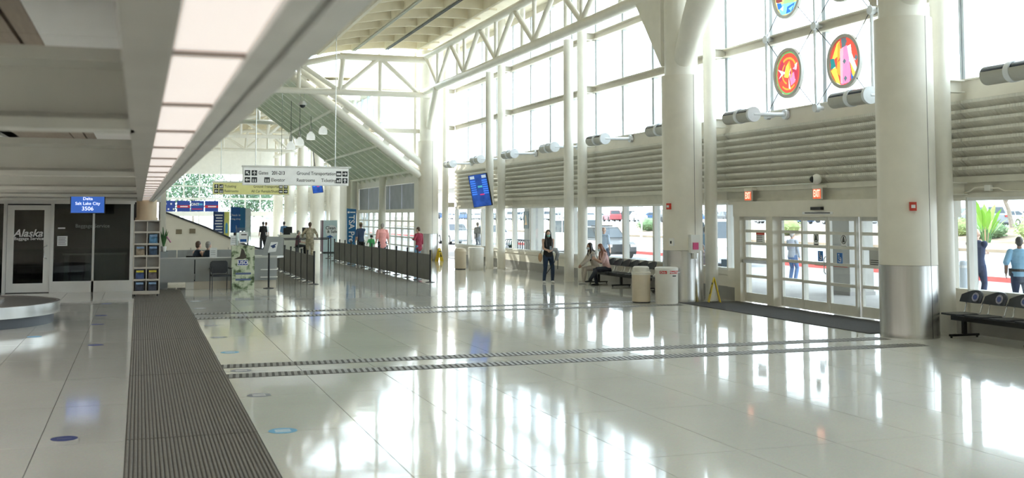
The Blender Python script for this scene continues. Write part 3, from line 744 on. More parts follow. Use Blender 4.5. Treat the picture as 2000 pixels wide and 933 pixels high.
for sx in (-0.3,0.3):
    m = MB(); m.cyl((sx-0.015,-0.05,0.03),(sx+0.015,-0.05,0.03),0.03,n=10); obj('castor', m, BLACK, rk)
bro = [(0,0,(0.05,0.06,0.09),'dark'),(0,1,(0.05,0.07,0.12),'dark'),(1,0,(0.06,0.10,0.25),'blue night view'),(1,1,(0.16,0.13,0.14),'brown collage'),(3,0,(0.35,0.28,0.2),'tan landscape'),(3,1,(0.05,0.09,0.16),'dark blue'),(4,1,(0.12,0.3,0.5),'blue coast')]
for r_, c_, col, nm in bro:
    cx_ = (-0.17 if c_ == 0 else 0.17)
    t = thing('brochure', nm + ' magazine in the ' + ['left','right'][c_] + ' column of the brochure rack, shelf ' + ['one','two','three','four','five','six'][r_] + ' from below', 'magazine', (0.22+cx_, 32.45-0.06, 0.13+0.33*r_), group='magazines in the brochure rack')
    m = MB(); m.prism([(-0.01,0.0),(0.0,0.0),(0.05,0.27),(0.04,0.27)], 0, -0.11, 0.11); obj('pages', m, mat('mag_%s' % nm.replace(' ','_'), col, 0.3, var=0.5, scale=9), t)
    m = MB(); m.prism([(-0.011,0.2),(0.027,0.2),(0.037,0.255),(0.026,0.255)], 0, -0.1, 0.1); obj('masthead', m, mat('mag_head', (0.3,0.45,0.65), 0.4, var=0.3, scale=30) if r_ != 1 else mat('mag_head_yellow', (0.75,0.65,0.1), 0.4, var=0.3, scale=30), t)
# ---- potted orchid by the rack
pt = thing('potted_plant', 'potted plant with long leaves behind the brochure rack', 'plant', (0.74, 36.0, 1.12))
m = MB(); m.lathe([(0,0),(0.07,0),(0.09,0.16),(0.08,0.16),(0,0.14)], 16); obj('pot', m, WHITE, pt, smooth=40)
LEAF = mat('leaf_green', (0.06,0.17,0.05), 0.5, var=0.3)
for k in range(7):
    a = k*0.9; m = MB(); pts = [(0,0,0.14),(0.05*math.cos(a),0.05*math.sin(a),0.4),(0.13*math.cos(a),0.13*math.sin(a),0.62+0.07*(k%3))]
    m.tube(pts, [(0.02,0.004),(0.035,0.004),(0.004,0.002)], 6); obj('leaf', m, LEAF, pt)
m = MB()
for k in range(6): m.ell((0.1+0.02*k, -0.05, 0.45-0.03*k), (0.03,0.03,0.025), 8, 6)
obj('blossom', m, mat('orchid_pink', (0.6,0.3,0.4), 0.5), pt)
# ---- USO counter
ct = thing('service_counter', 'grey panelled service counter behind the black chair', 'counter', (0.6, 34.95, 0))
def panel(n, x0, x1, y0, y1, z0, z1, mt): 
    m = MB(); m.box(x0,x1,y0,y1,z0,z1); return obj(n, m, mt, ct)
panel('front_panel', 0.0, 1.02, -0.06, 0.02, 0.22, 0.93, GREY); panel('front_panel', 1.05, 3.5, -0.06, 0.02, 0.24, 0.93, GREY)
panel('plinth', 1.02, 3.48, 0.0, 0.08, 0, 0.24, STONE); panel('end_leg', 0.78, 1.02, 0.0, 0.08, 0, 0.22, WHITE)
panel('worktop', 0.0, 2.4, -0.02, 0.75, 0.90, 0.94, mat('worktop_grey', (0.42,0.43,0.43), 0.4))
m = MB(); m.prism([(2.4,-0.06),(3.5,-0.06),(3.75,0.35),(3.4,1.0),(2.4,1.0)], 2, 0.92, 0.98); obj('angled_worktop', m, mat('worktop_pale', (0.6,0.6,0.57), 0.35), ct)
for z in (0.32, 0.55): panel('open_shelf', 3.0, 3.52, -0.1, 0.5, z, z+0.03, WHITE)
bp_ = thing('partition', 'low grey office partition behind the service counter', 'partition', (0.75, 37.3, 0))
for x0, x1 in ((0.0,0.42),(0.45,2.25),(2.28,3.4)):
    m = MB(); m.box(x0,x1,0,0.07,0.15,1.12); obj('panel', m, GREY, bp_)
    m = MB(); m.box(x0,x1,-0.01,0.08,0.1,0.15); obj('foot', m, DARKMETAL, bp_)
for x in (0.0, 3.36):
    m = MB(); m.box(x,x+0.04,-0.02,0.09,0,1.12); obj('post', m, DARKMETAL, bp_)
# side cabinet by the rack
m = MB(); m.box(0,0.28,0,0.5,0,1.12); m.box(-0.01,0.29,-0.01,0.51,1.09,1.12); solo('side_cabinet', m, mat('cabinet_bluegrey', (0.33,0.36,0.37), 0.5), 'narrow blue-grey cabinet beside the brochure rack', 'cabinet', (0.60, 35.8, 0))
m = MB(); m.box(-0.2,0.2,0,0.04,0,0.5); m.box(-0.18,0.18,-0.004,0.0,0.02,0.48)
us = thing('mail_sign', 'grey angled board with a white eagle emblem on the counter', 'sign', (4.12, 35.4, 0.98))
m = MB(); m.prism([(-0.42,0),(0.22,0),(0.24,0.58),(-0.28,0.6)], 1, 0, 0.04); obj('board', m, GREY, us)
m = MB(); m.prism([(-0.25,0.1),(0.0,0.12),(0.06,0.42),(-0.16,0.42)], 1, -0.006, 0); obj('white_patch', m, WHITEPRINT, us)
m = MB(); m.prism([(-0.18,0.30),(0.03,0.38),(-0.04,0.30),(0.0,0.27),(-0.1,0.22),(-0.13,0.26)], 1, -0.009, -0.006); obj('eagle_mark', m, NAVY, us)
# poster box
po = thing('poster_stand', 'camouflage printed poster stand with a USO emblem', 'sign', (3.02, 34.35, 0))
CAMO = mat('camo_print', (0.45,0.5,0.36), 0.5)
nt = CAMO.node_tree; rr = [n for n in nt.nodes if n.type == 'VALTORGB'][0]; nn = [n for n in nt.nodes if n.type == 'TEX_NOISE'][0]; nn.inputs['Scale'].default_value = 5
rr.color_ramp.elements[0].color = (0.06,0.09,0.04,1); rr.color_ramp.elements[0].position = 0.38; rr.color_ramp.elements[1].color = (0.62,0.66,0.5,1); rr.color_ramp.elements[1].position = 0.52
e_ = rr.color_ramp.elements.new(0.45); e_.color = (0.3,0.38,0.22,1)
m = MB(); m.box(-0.34,0.34,0,0.22,0.0,1.32); obj('printed_box', m, CAMO, po)
m = MB(); m.box(-0.17,0.15,-0.006,0,0.72,0.90); obj('emblem_border', m, WHITEPRINT, po)
m = MB(); m.box(-0.155,0.135,-0.010,-0.006,0.735,0.885); obj('emblem', m, mat('emblem_blue', (0.03,0.06,0.3), 0.4), po)
text('lettering', 'USO', 0.15, WHITEPRINT, po, (-0.01,-0.012,0.81), RX, 'CENTER', offset=0.004)
m = MB(); m.prism([(-0.28,0.92),(-0.1,1.0),(-0.05,1.24),(0.02,1.2),(0.06,1.08),(0.1,0.95),(0.0,0.92)], 1, -0.004, 0); obj('soldier_print', m, mat('print_dark', (0.06,0.05,0.04), 0.5), po)
for z in (0.30,0.48):
    ink(mat('print_blue_grey', (0.12,0.16,0.3), 0.5), po, -0.22, 0.24, -0.002, z-0.03, z+0.03)
ac = thing('leaflet_holder', 'clear acrylic leaflet holder standing on the poster stand', 'holder', (3.02, 34.45, 1.32))
m = MB(); m.box(-0.22,-0.2,-0.05,0.05,0,0.62); m.box(0.2,0.22,-0.05,0.05,0,0.62); m.box(-0.22,0.22,0.04,0.05,0,0.55); obj('acrylic', m, glass('acrylic', (0.85,0.9,0.9), 0.12), ac)
m = MB(); m.box(-0.13,0.14,0.0,0.01,0.08,0.42); obj('leaflet', m, WHITEPRINT, ac); m = MB(); m.box(-0.09,0.10,-0.003,0.0,0.12,0.2); obj('leaflet_picture', m, BLUE, ac)
m = MB(); m.box(-0.06,0.1,-0.003,0.0,0.32,0.35); obj('printed_line', m, BLACKPRINT, ac)
for k,(x,y,z,h,w_) in enumerate(((1.6,35.3,0.94,0.3,0.22),(2.35,35.6,0.94,0.34,0.3),(2.3,36.2,1.3,0.3,0.24))):
    t = thing('paper_notice', ['left','right','upper'][k] + ' white paper notice standing at the service counter', 'notice', (0.6+x, y, z)); m = MB(); m.box(-w_/2,w_/2,0,0.006,0,h); obj('sheet', m, WHITEPRINT, t)
    for q in range(3):
        m = MB(); m.box(-w_*0.35,w_*0.3,-0.002,0,h*0.3+h*0.18*q,h*0.33+h*0.18*q); obj('printed_line', m, BLACKPRINT, t)
    if k == 2: m = MB(); m.box(-0.01,0.01,0.0,0.02,-1.3,0.0); obj('pole', m, DARKMETAL, t)
# ---- black armchair
ch = thing('armchair', 'black visitor chair with tubular arms before the counter', 'chair', (2.34, 34.1, 0), rz=0.12)
m = MB(); m.tube([(-0.02,0.24,0.46),(-0.02,0.26,0.6)],0.02,8); 
m = MB()
for i in range(9):
    pass
bk = MB(); bk.prism([(-0.25,0.58),(-0.2,0.5),(0.2,0.5),(0.25,0.58),(0.25,0.84),(0.2,0.88),(-0.2,0.88),(-0.25,0.84)], 1, 0.22, 0.27); obj('backrest', bk, BLACK, ch)
m = MB(); m.prism([(-0.26,-0.25),(0.26,-0.25),(0.24,0.25),(-0.24,0.25)], 2, 0.42, 0.48); obj('seat', m, BLACK, ch)
for sx in (-0.28,0.28):
    m = MB(); m.tube([(sx,-0.24,0),(sx,-0.23,0.62),(sx,-0.2,0.65),(sx,0.2,0.65)],0.013,8); obj('leg', m, DARKMETAL, ch); m = MB(); m.tube([(sx*0.9,0.27,0),(sx*0.9,0.24,0.8)],0.013,8); obj('leg', m, DARKMETAL, ch)
    m = MB(); m.box(sx-0.025,sx+0.025,-0.2,0.18,0.65,0.675); obj('armrest', m, BLACK, ch)
# ---- stanchions and barrier panels
def post_mesh(h=1.08):
    a = MB(); a.lathe([(0,0),(0.16,0),(0.16,0.012),(0.05,0.03),(0,0.03)],20); bm_ = a.mesh('base',40); bm_.materials.append(BLACK)
    a = MB(); a.lathe([(0.03,0.02),(0.03,h-0.06),(0.034,h-0.06),(0.034,h),(0,h)],14); sm_ = a.mesh('tube',40); sm_.materials.append(BLACK)
    return bm_, sm_
PB, PS = post_mesh()
def stanchion(x, y, label, group, sm=PS):
    t = thing('stanchion', label, 'stanchion', (x,y,0), group=group); obj('base', PB, None, t); obj('tube', sm, None, t); return t
PANELG = mat('grey_barrier_fabric', (0.13,0.125,0.115), 0.7, var=0.1)
CRP = mat('chrome_post_paint', (0.7,0.7,0.7), 0.2, 0.8)
row1 = [(5.44,36.15),(5.42,37.5),(5.41,38.9),(5.41,40.3),(5.43,41.9),(5.45,43.9),(5.49,46.0),(5.55,48.3),(5.6,50.6)]
row2 = [(9.31,36.0),(9.29,37.69),(9.28,39.2),(9.28,41.0),(9.27,42.6),(9.26,44.0),(9.25,45.5),(9.24,47.1),(9.23,48.6),(9.22,50.1),(9.22,51.7),(9.21,53.1),(9.2,54.5)]
for nm, row in (('left',row1),('right',row2)):
    for i,(x,y) in enumerate(row):
        stanchion(x,y,ORD[i]+' black stanchion of the '+nm+' barrier row, counted from the near end','black stanchions of the '+nm+' barrier row')
        if i < len(row)-1:
            x2,y2 = row[i+1]; m = MB(); m.bar((0,0.05,0.50),(x2-x,y2-y-0.05,0.50),0.012,0.86)
            solo('barrier_panel', m, PANELG, ORD[i]+' grey barrier panel of the '+nm+' row, counted from the near end', 'barrier', (x,y,0), group='grey panels of the '+nm+' barrier row')
stanchion(3.82,34.6,'single black stanchion standing beside the poster stand','lone stanchion')
belt = [(7.0,57),(8.2,57.3),(9.4,57.6),(7.0,60),(8.2,60.2),(6.0,58.5),(10.0,60.5)]
for i,(x,y) in enumerate(belt): stanchion(x,y,ORD[i]+' belt stanchion of the distant queue, behind the barriers','belt stanchions of the queue')
for i,(a,c) in enumerate(((0,1),(1,2),(3,4),(5,0),(4,6))):
    (x,y),(x2,y2) = belt[a],belt[c]; m = MB(); m.bar(((x2-x)*0.04,(y2-y)*0.04,1.0),((x2-x)*0.96,(y2-y)*0.96,1.0),0.008,0.05)
    solo('queue_belt', m, BLACK, ORD[i]+' black retractable belt of the distant queue','belt',(x,y,0),group='queue belts')
# ---- hanging wayfinding signs
def arrow(m, cx, cz, s, ang, y=-0.026):
    sh = [(-0.1,-0.42),(0.1,-0.42),(0.1,0.05),(0.34,0.05),(0,0.42),(-0.34,0.05),(-0.1,0.05)]
    ca, sa = math.cos(ang), math.sin(ang); m.prism([(cx+s*(x*ca-z*sa), cz+s*(x*sa+z*ca)) for x,z in sh], 1, y, y+0.004)
def way_sign(loc, wd, ht, face, label, lines, rods, hgt):
    t = thing('hanging_sign', label, 'sign', loc)
    m = MB(); m.box(-wd/2,wd/2,0,0.16,0,ht); m.box(-wd/2-0.03,wd/2+0.08,-0.03,0.2,ht,ht+0.06); obj('sign_box', m, WHITE, t)
    m = MB(); m.box(-wd/2+0.02,wd/2-0.02,-0.012,0,0.03,ht-0.02); obj('face', m, face, t)
    for x in rods:
        q = MB(); q.cyl((x,0.08,ht+0.05),(x,0.08,hgt(x)-loc[2]),0.016,n=8); obj('drop_rod', q, STAINLESS, t)
    ICON = mat('sign_black', (0.03,0.035,0.035), 0.5)
    for z, items in lines:
        for kind, x, val in items:
            if kind == 't': text('lettering', val, 0.185, ICON, t, (x,-0.015,z), RX, offset=0.0012, sx=0.84)
            elif kind == 'b': text('lettering', val, 0.185, ICON, t, (x,-0.015,z), RX, offset=0.004, sx=0.80)
            else:
                q = MB(); q.box(x-0.1,x+0.1,-0.016,-0.012,z-0.1,z+0.1); ic = obj('pictogram', q, ICON, t)
                q = MB()
                if kind == 'a': arrow(q, x, z, 0.2, val, -0.020)
                elif val == 'plane':
                    q.prism([(x-0.015,z-0.08),(x+0.015,z-0.08),(x+0.015,z+0.085),(x-0.015,z+0.085)],1,-0.02,-0.016); q.prism([(x-0.085,z-0.01),(x+0.085,z-0.01),(x+0.01,z+0.045),(x-0.01,z+0.045)],1,-0.02,-0.016)
                elif val == 'people':
                    for dx in (-0.04,0.04): q.box(x+dx-0.022,x+dx+0.022,-0.02,-0.016,z-0.08,z+0.03); q.lathe([(0,-0.002),(0.02,-0.002),(0.02,0.002),(0,0.002)],8,c=(x+dx,-0.018,z+0.06))
                elif val == 'bus': q.box(x-0.075,x+0.075,-0.02,-0.016,z-0.05,z+0.03)
                else: q.box(x-0.07,x+0.0,-0.02,-0.016,z-0.06,z+0.02); q.box(x+0.02,x+0.07,-0.02,-0.016,z-0.06,z+0.06)
                obj('symbol', q, WHITEPRINT, ic)
    return t
U, RT, LT, UL = 0, -PI/2, PI/2, PI/4
way_sign((5.62,42.0,3.37), 3.98, 0.68, mat('sign_white', (0.85,0.86,0.84), 0.45, emit=0.12), 'white hanging wayfinding sign listing gates and ground transportation',
    [(0.46,[('a',-1.82,UL),('i',-1.57,'plane'),('t',-1.42,'Gates'),('b',-0.93,'201-213'),('t',0.0,'Ground Transportation'),('i',1.60,'bus'),('a',1.84,RT)]),
     (0.2,[('a',-1.82,LT),('i',-1.57,'people'),('i',-1.1,'people'),('t',-0.95,'Elevator'),('t',0.0,'Restrooms'),('t',0.93,'Ticketing'),('i',1.60,'desk'),('a',1.84,U)])], (1.47,-1.52), lambda x: vz(5.62+x)+0.53)
way_sign((5.36,57.0,3.28), 3.8, 0.62, mat('sign_yellow', (0.72,0.70,0.30), 0.45, emit=0.12), 'yellow hanging sign for ticketing and restrooms behind the white one',
    [(0.42,[('a',-1.72,U),('i',-1.48,'desk'),('t',-1.33,'Ticketing'),('t',0.1,'Ground Transportation'),('i',1.48,'bus'),('a',1.72,RT)]),
     (0.18,[('a',-1.72,LT),('i',-1.48,'people'),('t',-1.33,'Restrooms'),('t',0.0,'All Car Rentals/Shuttles'),('i',1.48,'bus'),('a',1.72,RT)])], (-1.5,1.5), lambda x: slope(5.36+x)+0.1)
# ---- pendant lamps and dome camera
lx = [(7.7,5.79),(8.17,6.03),(8.77,6.35),(9.43,6.67)]
for i,(x,z) in enumerate(lx):
    t = thing('pendant_lamp', ORD[i]+' white dome pendant under the green roof, counted from the left', 'lamp', (x,60.0,z), group='dome pendants under the connector roof')
    m = MB(); m.lathe([(0.05,0.48),(0.10,0.40),(0.20,0.30),(0.24,0.14),(0.23,0.0),(0.20,0.0),(0.20,0.13),(0.16,0.27),(0.05,0.34)],24); obj('shade', m, mat('lamp_glass', (0.85,0.87,0.85), 0.35, emit=0.35), t, smooth=50)
    m = MB(); m.lathe([(0,0.45),(0.07,0.45),(0.09,0.62),(0.06,0.78),(0,0.8)],14); obj('ballast', m, STAINLESS, t, smooth=40)
    m = MB(); m.cyl((0,0,0.78),(0,0,slope(x)-z-0.1),0.012,n=6); obj('stem', m, DARKMETAL, t)
dc = thing('dome_camera', 'grey dome security camera hanging from the end truss', 'camera', (7.29,52.72,7.35))
m = MB(); m.lathe([(0,0.36),(0.1,0.36),(0.2,0.24),(0.2,0.16),(0,0.16)],20); obj('housing', m, mat('camera_grey', (0.55,0.55,0.53), 0.4), dc, smooth=40); m = MB(); m.ell((0,0,0.16),(0.14,0.14,0.14)); obj('dome', m, BLACK, dc, smooth=60)
m = MB(); m.cyl((-0.08,0,0.36),(-0.08,0,0.72),0.012,n=6); m.cyl((0.08,0,0.36),(0.08,0,0.72),0.012,n=6); obj('hanger', m, STAINLESS, dc)
# ---- flight displays on the colonnade
def flight_display(x, y, z, label, s=1.0, rz=0.0):
    t = thing('flight_display', label, 'display', (x,y,z), rz)
    def Bx(n,a,mt,parent=t):
        m = MB(); m.box(*[v*s for v in a]); return obj(n, m, mt, parent)
    hs = Bx('housing',(-0.42,0.42,-0.05,0.05,-0.68,0.68),BLACK)
    Bx('screen',(-0.40,0.40,-0.056,-0.05,-0.66,0.66),mat('display_blue',(0.02,0.07,0.32),0.25,var=0.35,scale=3,emit=0.5))
    LB = mat('display_rows',(0.05,0.2,0.75),0.3,emit=0.6); LG = mat('display_logo',(0.5,0.6,0.7),0.3,emit=0.4)
    for cx_ in (-0.25,0.28):
        Bx('logo_block',(cx_-0.10,cx_+0.10,-0.060,-0.056,0.50,0.62),LG)
        for k in range(7): Bx('flight_row',(cx_-0.12,cx_+0.11,-0.060,-0.056,0.38-0.09*k,0.43-0.09*k),LB)
    Bx('status_block',(-0.06,0.14,-0.060,-0.056,0.12,0.2),mat('display_teal',(0.1,0.5,0.55),0.3,emit=0.4)); Bx('status_block',(-0.02,0.18,-0.060,-0.056,-0.2,-0.15),mat('display_red',(0.7,0.05,0.2),0.3,emit=0.4))
    return t
fd = flight_display(13.36, 43.45, 3.28, 'tilted portrait flight display on the slim column pair', 1.0)
fd.rotation_euler = (math.radians(10), math.radians(-7), math.radians(-42))
m = MB(); m.box(-0.04,0.04,0.05,0.42,-0.05,0.05); m.box(-0.10,0.10,0.05,0.08,-0.2,0.2); obj('arm', m, BLACK, fd)
fd2 = flight_display(11.2, 73.5, 4.3, 'distant portrait flight display beyond the hanging signs', 0.85); fd2.rotation_euler = (math.radians(8), math.radians(-6), math.radians(-30))
m = MB(); m.cyl((0,0,0.55),(0.1,0.1,6.75),0.03,n=8); obj('drop_rod', m, DARKMETAL, fd2)
# ---- uplight tubes on arms along the louvred wall
TUBEG = mat('uplight_grey', (0.50,0.50,0.46), 0.4, 0.2); LENS = mat('uplight_lens', (0.03,0.04,0.07), 0.15); DISC = mat('uplight_white', (0.80,0.83,0.87), 0.4)
def arc_shell(m, y0, y1, r, a0, a1, t=0.012, n=16):
    vs = []
    for y in (y0,y1):
        for rr in (r, r-t):
            for i in range(n+1):
                a = a0+(a1-a0)*i/n; vs.append((rr*math.cos(a), y, rr*math.sin(a)))
    k = n+1; fs = []
    for i in range(n): fs += [(i,i+1,2*k+i+1,2*k+i),(k+i,3*k+i,3*k+i+1,k+i+1),(i,k+i,k+i+1,i+1),(2*k+i,2*k+i+1,3*k+i+1,3*k+i)]
    m.add(vs,fs)
def disc_y(m, y0, y1, r, n=24): m.cyl((0,y0,0),(0,y1,0),r,n=n)
upl = None
for k in range(9):
    lab = ORD[k]+' twin uplight tube above the louvred band, counted from the right'; loc = (14.1, 14.84+4.5*k, 4.70)
    if upl is None:
        upl = thing('uplight_tube', lab, 'light', loc, group='twin uplight tubes above the louvres')
        for y0,y1 in ((-0.52,-0.02),(0.10,0.66)):
            m = MB(); arc_shell(m,y0,y1,0.17,PI*0.90,PI*2.36); obj('shell', m, TUBEG, upl, smooth=40)
            m = MB(); arc_shell(m,y0+0.01,y1-0.01,0.165,PI*0.36,PI*0.90); obj('lens', m, LENS, upl, smooth=40)
        for y0,y1 in ((-0.60,-0.52),(-0.02,0.10),(0.655,0.665)):
            m = MB(); disc_y(m,y0,y1,0.185 if y1 < 0.3 else 0.165); obj('end_disc', m, DISC if y1 < 0.3 else TUBEG, upl, smooth=40)
        m = MB(); m.tube([(0,-0.56,0),(0.95,-0.56,0.02)],0.05,12); m.cyl((0.86,-0.56,0.02),(0.95,-0.56,0.02),0.12,n=16); obj('arm', m, DISC, upl, smooth=40)
    else: dup(upl, loc, label=lab)
# ---- stained-glass medallions on a cable net
net = thing('cable_net', 'white rods and hubs carrying the stained-glass medallions', 'cable net', (14.82, 21.71, 4.73))
for y in (23.8, 21.71, 19.62):
    m = MB(); m.cyl((0,y-21.71,0),(0,y-21.71,5.6),0.035,n=12); obj('rod', m, DISC, net, smooth=40)
    for z in (0.0,1.92,3.84):
        m = MB(); m.cyl((-0.05,y-21.71,z),(0.06,y-21.71,z),0.10,n=18); m.cyl((0.05,y-21.71,z),(0.18,y-21.71,z),0.05,n=12); obj('hub', m, DISC, net, smooth=40)
RINGM = mat('medallion_ring', (0.55,0.54,0.51), 0.45, 0.3)
def GC(n, c): return translucent('stained_'+n, c, 0.42, 0.25)
SG = dict(red=(0.88,0.09,0.06), crimson=(0.55,0.05,0.09), orange=(0.95,0.38,0.06), yellow=(0.97,0.82,0.10), pink=(0.85,0.26,0.46), rose=(0.9,0.42,0.5), white=(0.92,0.88,0.8), green=(0.18,0.45,0.16),
          teal=(0.03,0.25,0.25), black=(0.03,0.03,0.035), blue=(0.02,0.16,0.6), sky=(0.25,0.6,0.85), maroon=(0.28,0.05,0.05), gold=(0.75,0.6,0.25), lime=(0.4,0.7,0.25), slate=(0.13,0.17,0.19))
R_ = 0.61
def clip_disc(poly, r):
    return [(u*min(1, r/max(1e-6, math.hypot(u,v))), v*min(1, r/max(1e-6, math.hypot(u,v)))) for u,v in poly]
def medallion(y, z, label, base, pieces, cables):
    t = thing('stained_glass_medallion', label, 'medallion', (14.80, y, z))
    m = MB(); n = 48; ro, ri = R_, R_-0.075; vs = []
    for x in (-0.04,0.04):
        for r in (ro,ri):
            for i in range(n): a = 2*PI*i/n; vs.append((x, r*math.cos(a), r*math.sin(a)))
    fs = []
    for i in range(n):
        j = (i+1)%n; fs += [(i,j,2*n+j,2*n+i),(n+i,3*n+i,3*n+j,n+j),(i,n+i,n+j,j),(2*n+i,2*n+j,3*n+j,3*n+i)]
    m.add(vs,fs); obj('ring', m, RINGM, t, smooth=40)
    # cut the disc into separate pieces of glass: each small cell belongs to the topmost outline that holds it
    N = 96; cells = {}
    def inside(poly, u, v):
        r = False; j = len(poly)-1
        for i in range(len(poly)):
            if (poly[i][1] > v) != (poly[j][1] > v) and u < (poly[j][0]-poly[i][0])*(v-poly[i][1])/(poly[j][1]-poly[i][1])+poly[i][0]: r = not r
            j = i
        return r
    for i in range(N):
        for k in range(N):
            u = -1+2*(i+0.5)/N; v = -1+2*(k+0.5)/N
            if u*u+v*v > 1.02: continue
            own = -1
            for q in range(len(pieces)-1,-1,-1):
                if inside(pieces[q][1],u,v): own = q; break
            cells.setdefault(own,[]).append((i,k))
    comps = []
    for own, cl in cells.items():
        left = set(cl)
        while left:
            st = [left.pop()]; grp = []
            while st:
                i,k = st.pop(); grp.append((i,k))
                for nb_ in ((i+1,k),(i-1,k),(i,k+1),(i,k-1)):
                    if nb_ in left: left.discard(nb_); st.append(nb_)
            if len(grp) > 3: comps.append((own,grp))
    for own, cl in comps:
        c = base if own < 0 else pieces[own][0]; m = MB(); e = 2.0/N*ri
        for i,k in cl:
            y0_ = ri-i*e; z0_ = -ri+k*e; m.add([(0,y0_,z0_),(0,y0_-e,z0_),(0,y0_-e,z0_+e),(0,y0_,z0_+e)],[(0,1,2,3)])
        obj('glass_piece', m, GC(c,SG[c]), t)
    for (dy,dz),ang in cables:
        m = MB(); m.cyl((0,R_*math.cos(ang),R_*math.sin(ang)),(0,dy,dz),0.009,n=6); obj('cable', m, DARKMETAL, t)
    return t
def ring_pts(r0,r1,a0,a1,n=10):
    return [(r1*math.cos(a0+(a1-a0)*i/n), r1*math.sin(a0+(a1-a0)*i/n)) for i in range(n+1)] + [(r0*math.cos(a1+(a0-a1)*i/n), r0*math.sin(a1+(a0-a1)*i/n)) for i in range(n+1)]
def cab(y, z):
    out = []
    for hy in (21.71 + 2.09*round((y-21.71+1.04)/2.09 - 0.0) , 21.71 + 2.09*round((y-21.71-1.04)/2.09)):
        for hz in (4.73, 6.65, 8.57):
            if abs(hz-z) < 1.3: out.append(((hy-y, hz-z), math.atan2(hz-z, hy-y)))
    return out
rosebits = [('green', ring_pts(0.91,0.99,0,2*PI-0.01,30)), ('crimson', ring_pts(0.1,0.8,2.2,3.6)), ('crimson', ring_pts(0.1,0.78,-0.6,0.5)), ('orange', ring_pts(0.62,0.72,0.3,2.2)), ('orange', ring_pts(0.45,0.53,2.2,4.4)), ('orange', ring_pts(0.70,0.78,4.0,5.4)),
    ('pink', [(0.05,-0.1),(0.45,0.0),(0.55,-0.45),(0.2,-0.6)]), ('rose', [(0.35,0.15),(0.6,0.3),(0.65,0.05)]), ('crimson', [(0.5,-0.05),(0.72,0.0),(0.62,-0.3)]), ('white', [(-0.85,0.25),(-0.2,0.05),(-0.5,-0.05)]), ('white', [(-0.8,-0.2),(-0.55,0.05),(-0.45,-0.05)]), ('white', [(0.5,0.3),(0.72,0.42),(0.66,0.12)]),
    ('yellow', [(-0.35,-0.15),(-0.2,0.3),(0.12,0.55),(0.2,0.2),(0.0,-0.2),(-0.12,-0.2)]), ('orange', [(0.0,0.5),(0.12,0.55),(0.2,0.2),(0.08,0.0)]), ('white', [(0.02,-0.2),(0.16,-0.75),(0.02,-0.7)]), ('orange', ring_pts(0.25,0.31,-1.0,1.2))]
medallion(22.81, 5.68, 'round stained-glass medallion with a red and yellow rose design', 'red', rosebits, cab(22.81,5.68))
robe = [('yellow', [(-0.9,0.1),(-0.5,0.8),(-0.3,0.9),(-0.35,0.3)]), ('orange', [(-0.45,0.75),(-0.3,0.9),(-0.2,0.3),(-0.5,0.0)]), ('teal', [(-0.98,0.2),(-0.72,0.2),(-0.6,-0.15),(-0.95,-0.25)]), ('yellow', [(-0.95,-0.3),(-0.6,-0.15),(-0.3,-0.95),(-0.6,-0.8)]), ('orange', [(-0.5,0.0),(-0.25,0.1),(-0.3,-0.6),(-0.55,-0.4)]),
    ('slate', [(-0.2,0.98),(0.15,0.99),(0.1,0.65),(-0.15,0.55)]), ('pink', [(-0.28,0.55),(0.2,0.65),(0.42,-0.4),(0.35,-0.9),(-0.25,-0.97)]), ('rose', [(-0.28,0.55),(-0.05,0.6),(-0.15,-0.9),(-0.3,-0.9)]), ('white', [(0.2,0.6),(0.45,0.65),(0.5,0.3),(0.85,-0.4),(0.7,-0.55),(0.35,-0.05)]), ('red', [(0.5,0.75),(0.85,0.5),(0.98,0.0),(0.85,-0.3),(0.6,0.2)]), ('yellow', [(0.4,-0.1),(0.75,-0.6),(0.55,-0.75)]), ('blue', [(0.42,-0.5),(0.6,-0.75),(0.45,-0.85)]),
    ('slate', [(0.0,0.12),(0.12,0.0),(0.0,-0.12),(-0.12,0.0)]), ('slate', [(0.05,-0.6),(0.16,-0.72),(0.05,-0.85),(-0.06,-0.72)]), ('slate', [(0.78,0.2),(0.9,0.05),(0.78,-0.1),(0.68,0.05)]), ('slate', [(0.1,0.95),(0.2,0.82),(0.1,0.7),(0.0,0.82)])]
medallion(20.58, 5.67, 'round stained-glass medallion with a pink robe and dark diamonds', 'red', robe, cab(20.58,5.67))
boat = [('maroon', [(-0.95,0.3),(-0.5,0.95),(-0.4,-0.3),(-0.9,-0.3)]), ('maroon', [(0.95,0.3),(0.5,0.95),(0.5,-0.2),(0.9,-0.3)]), ('gold', [(-0.15,0.9),(0.35,0.9),(0.4,-0.1),(-0.05,-0.2)]), ('lime', [(-0.35,-0.35),(0.0,-0.1),(0.85,-0.1),(0.5,-0.5),(0.0,-0.6)]), ('sky', [(-0.9,-0.25),(-0.6,-0.4),(0.9,-0.5),(0.5,-0.95),(-0.5,-0.9)]), ('blue', [(-0.85,-0.3),(-0.5,-0.35),(-0.4,-0.6),(-0.75,-0.6)]), ('white', [(-0.6,-0.6),(-0.3,-0.5),(-0.35,-0.75)]), ('blue', [(0.0,-0.6),(0.6,-0.5),(0.4,-0.85),(-0.1,-0.9)]), ('sky', [(0.1,-0.7),(0.5,-0.6),(0.3,-0.85)])]
medallion(22.81, 7.62, 'upper stained-glass medallion with blue waves cut by the frame', 'gold', boat, cab(22.81,7.62))
medallion(20.58, 7.62, 'upper stained-glass medallion showing only its grey lower rim', 'gold', boat[2:5], cab(20.58,7.62))
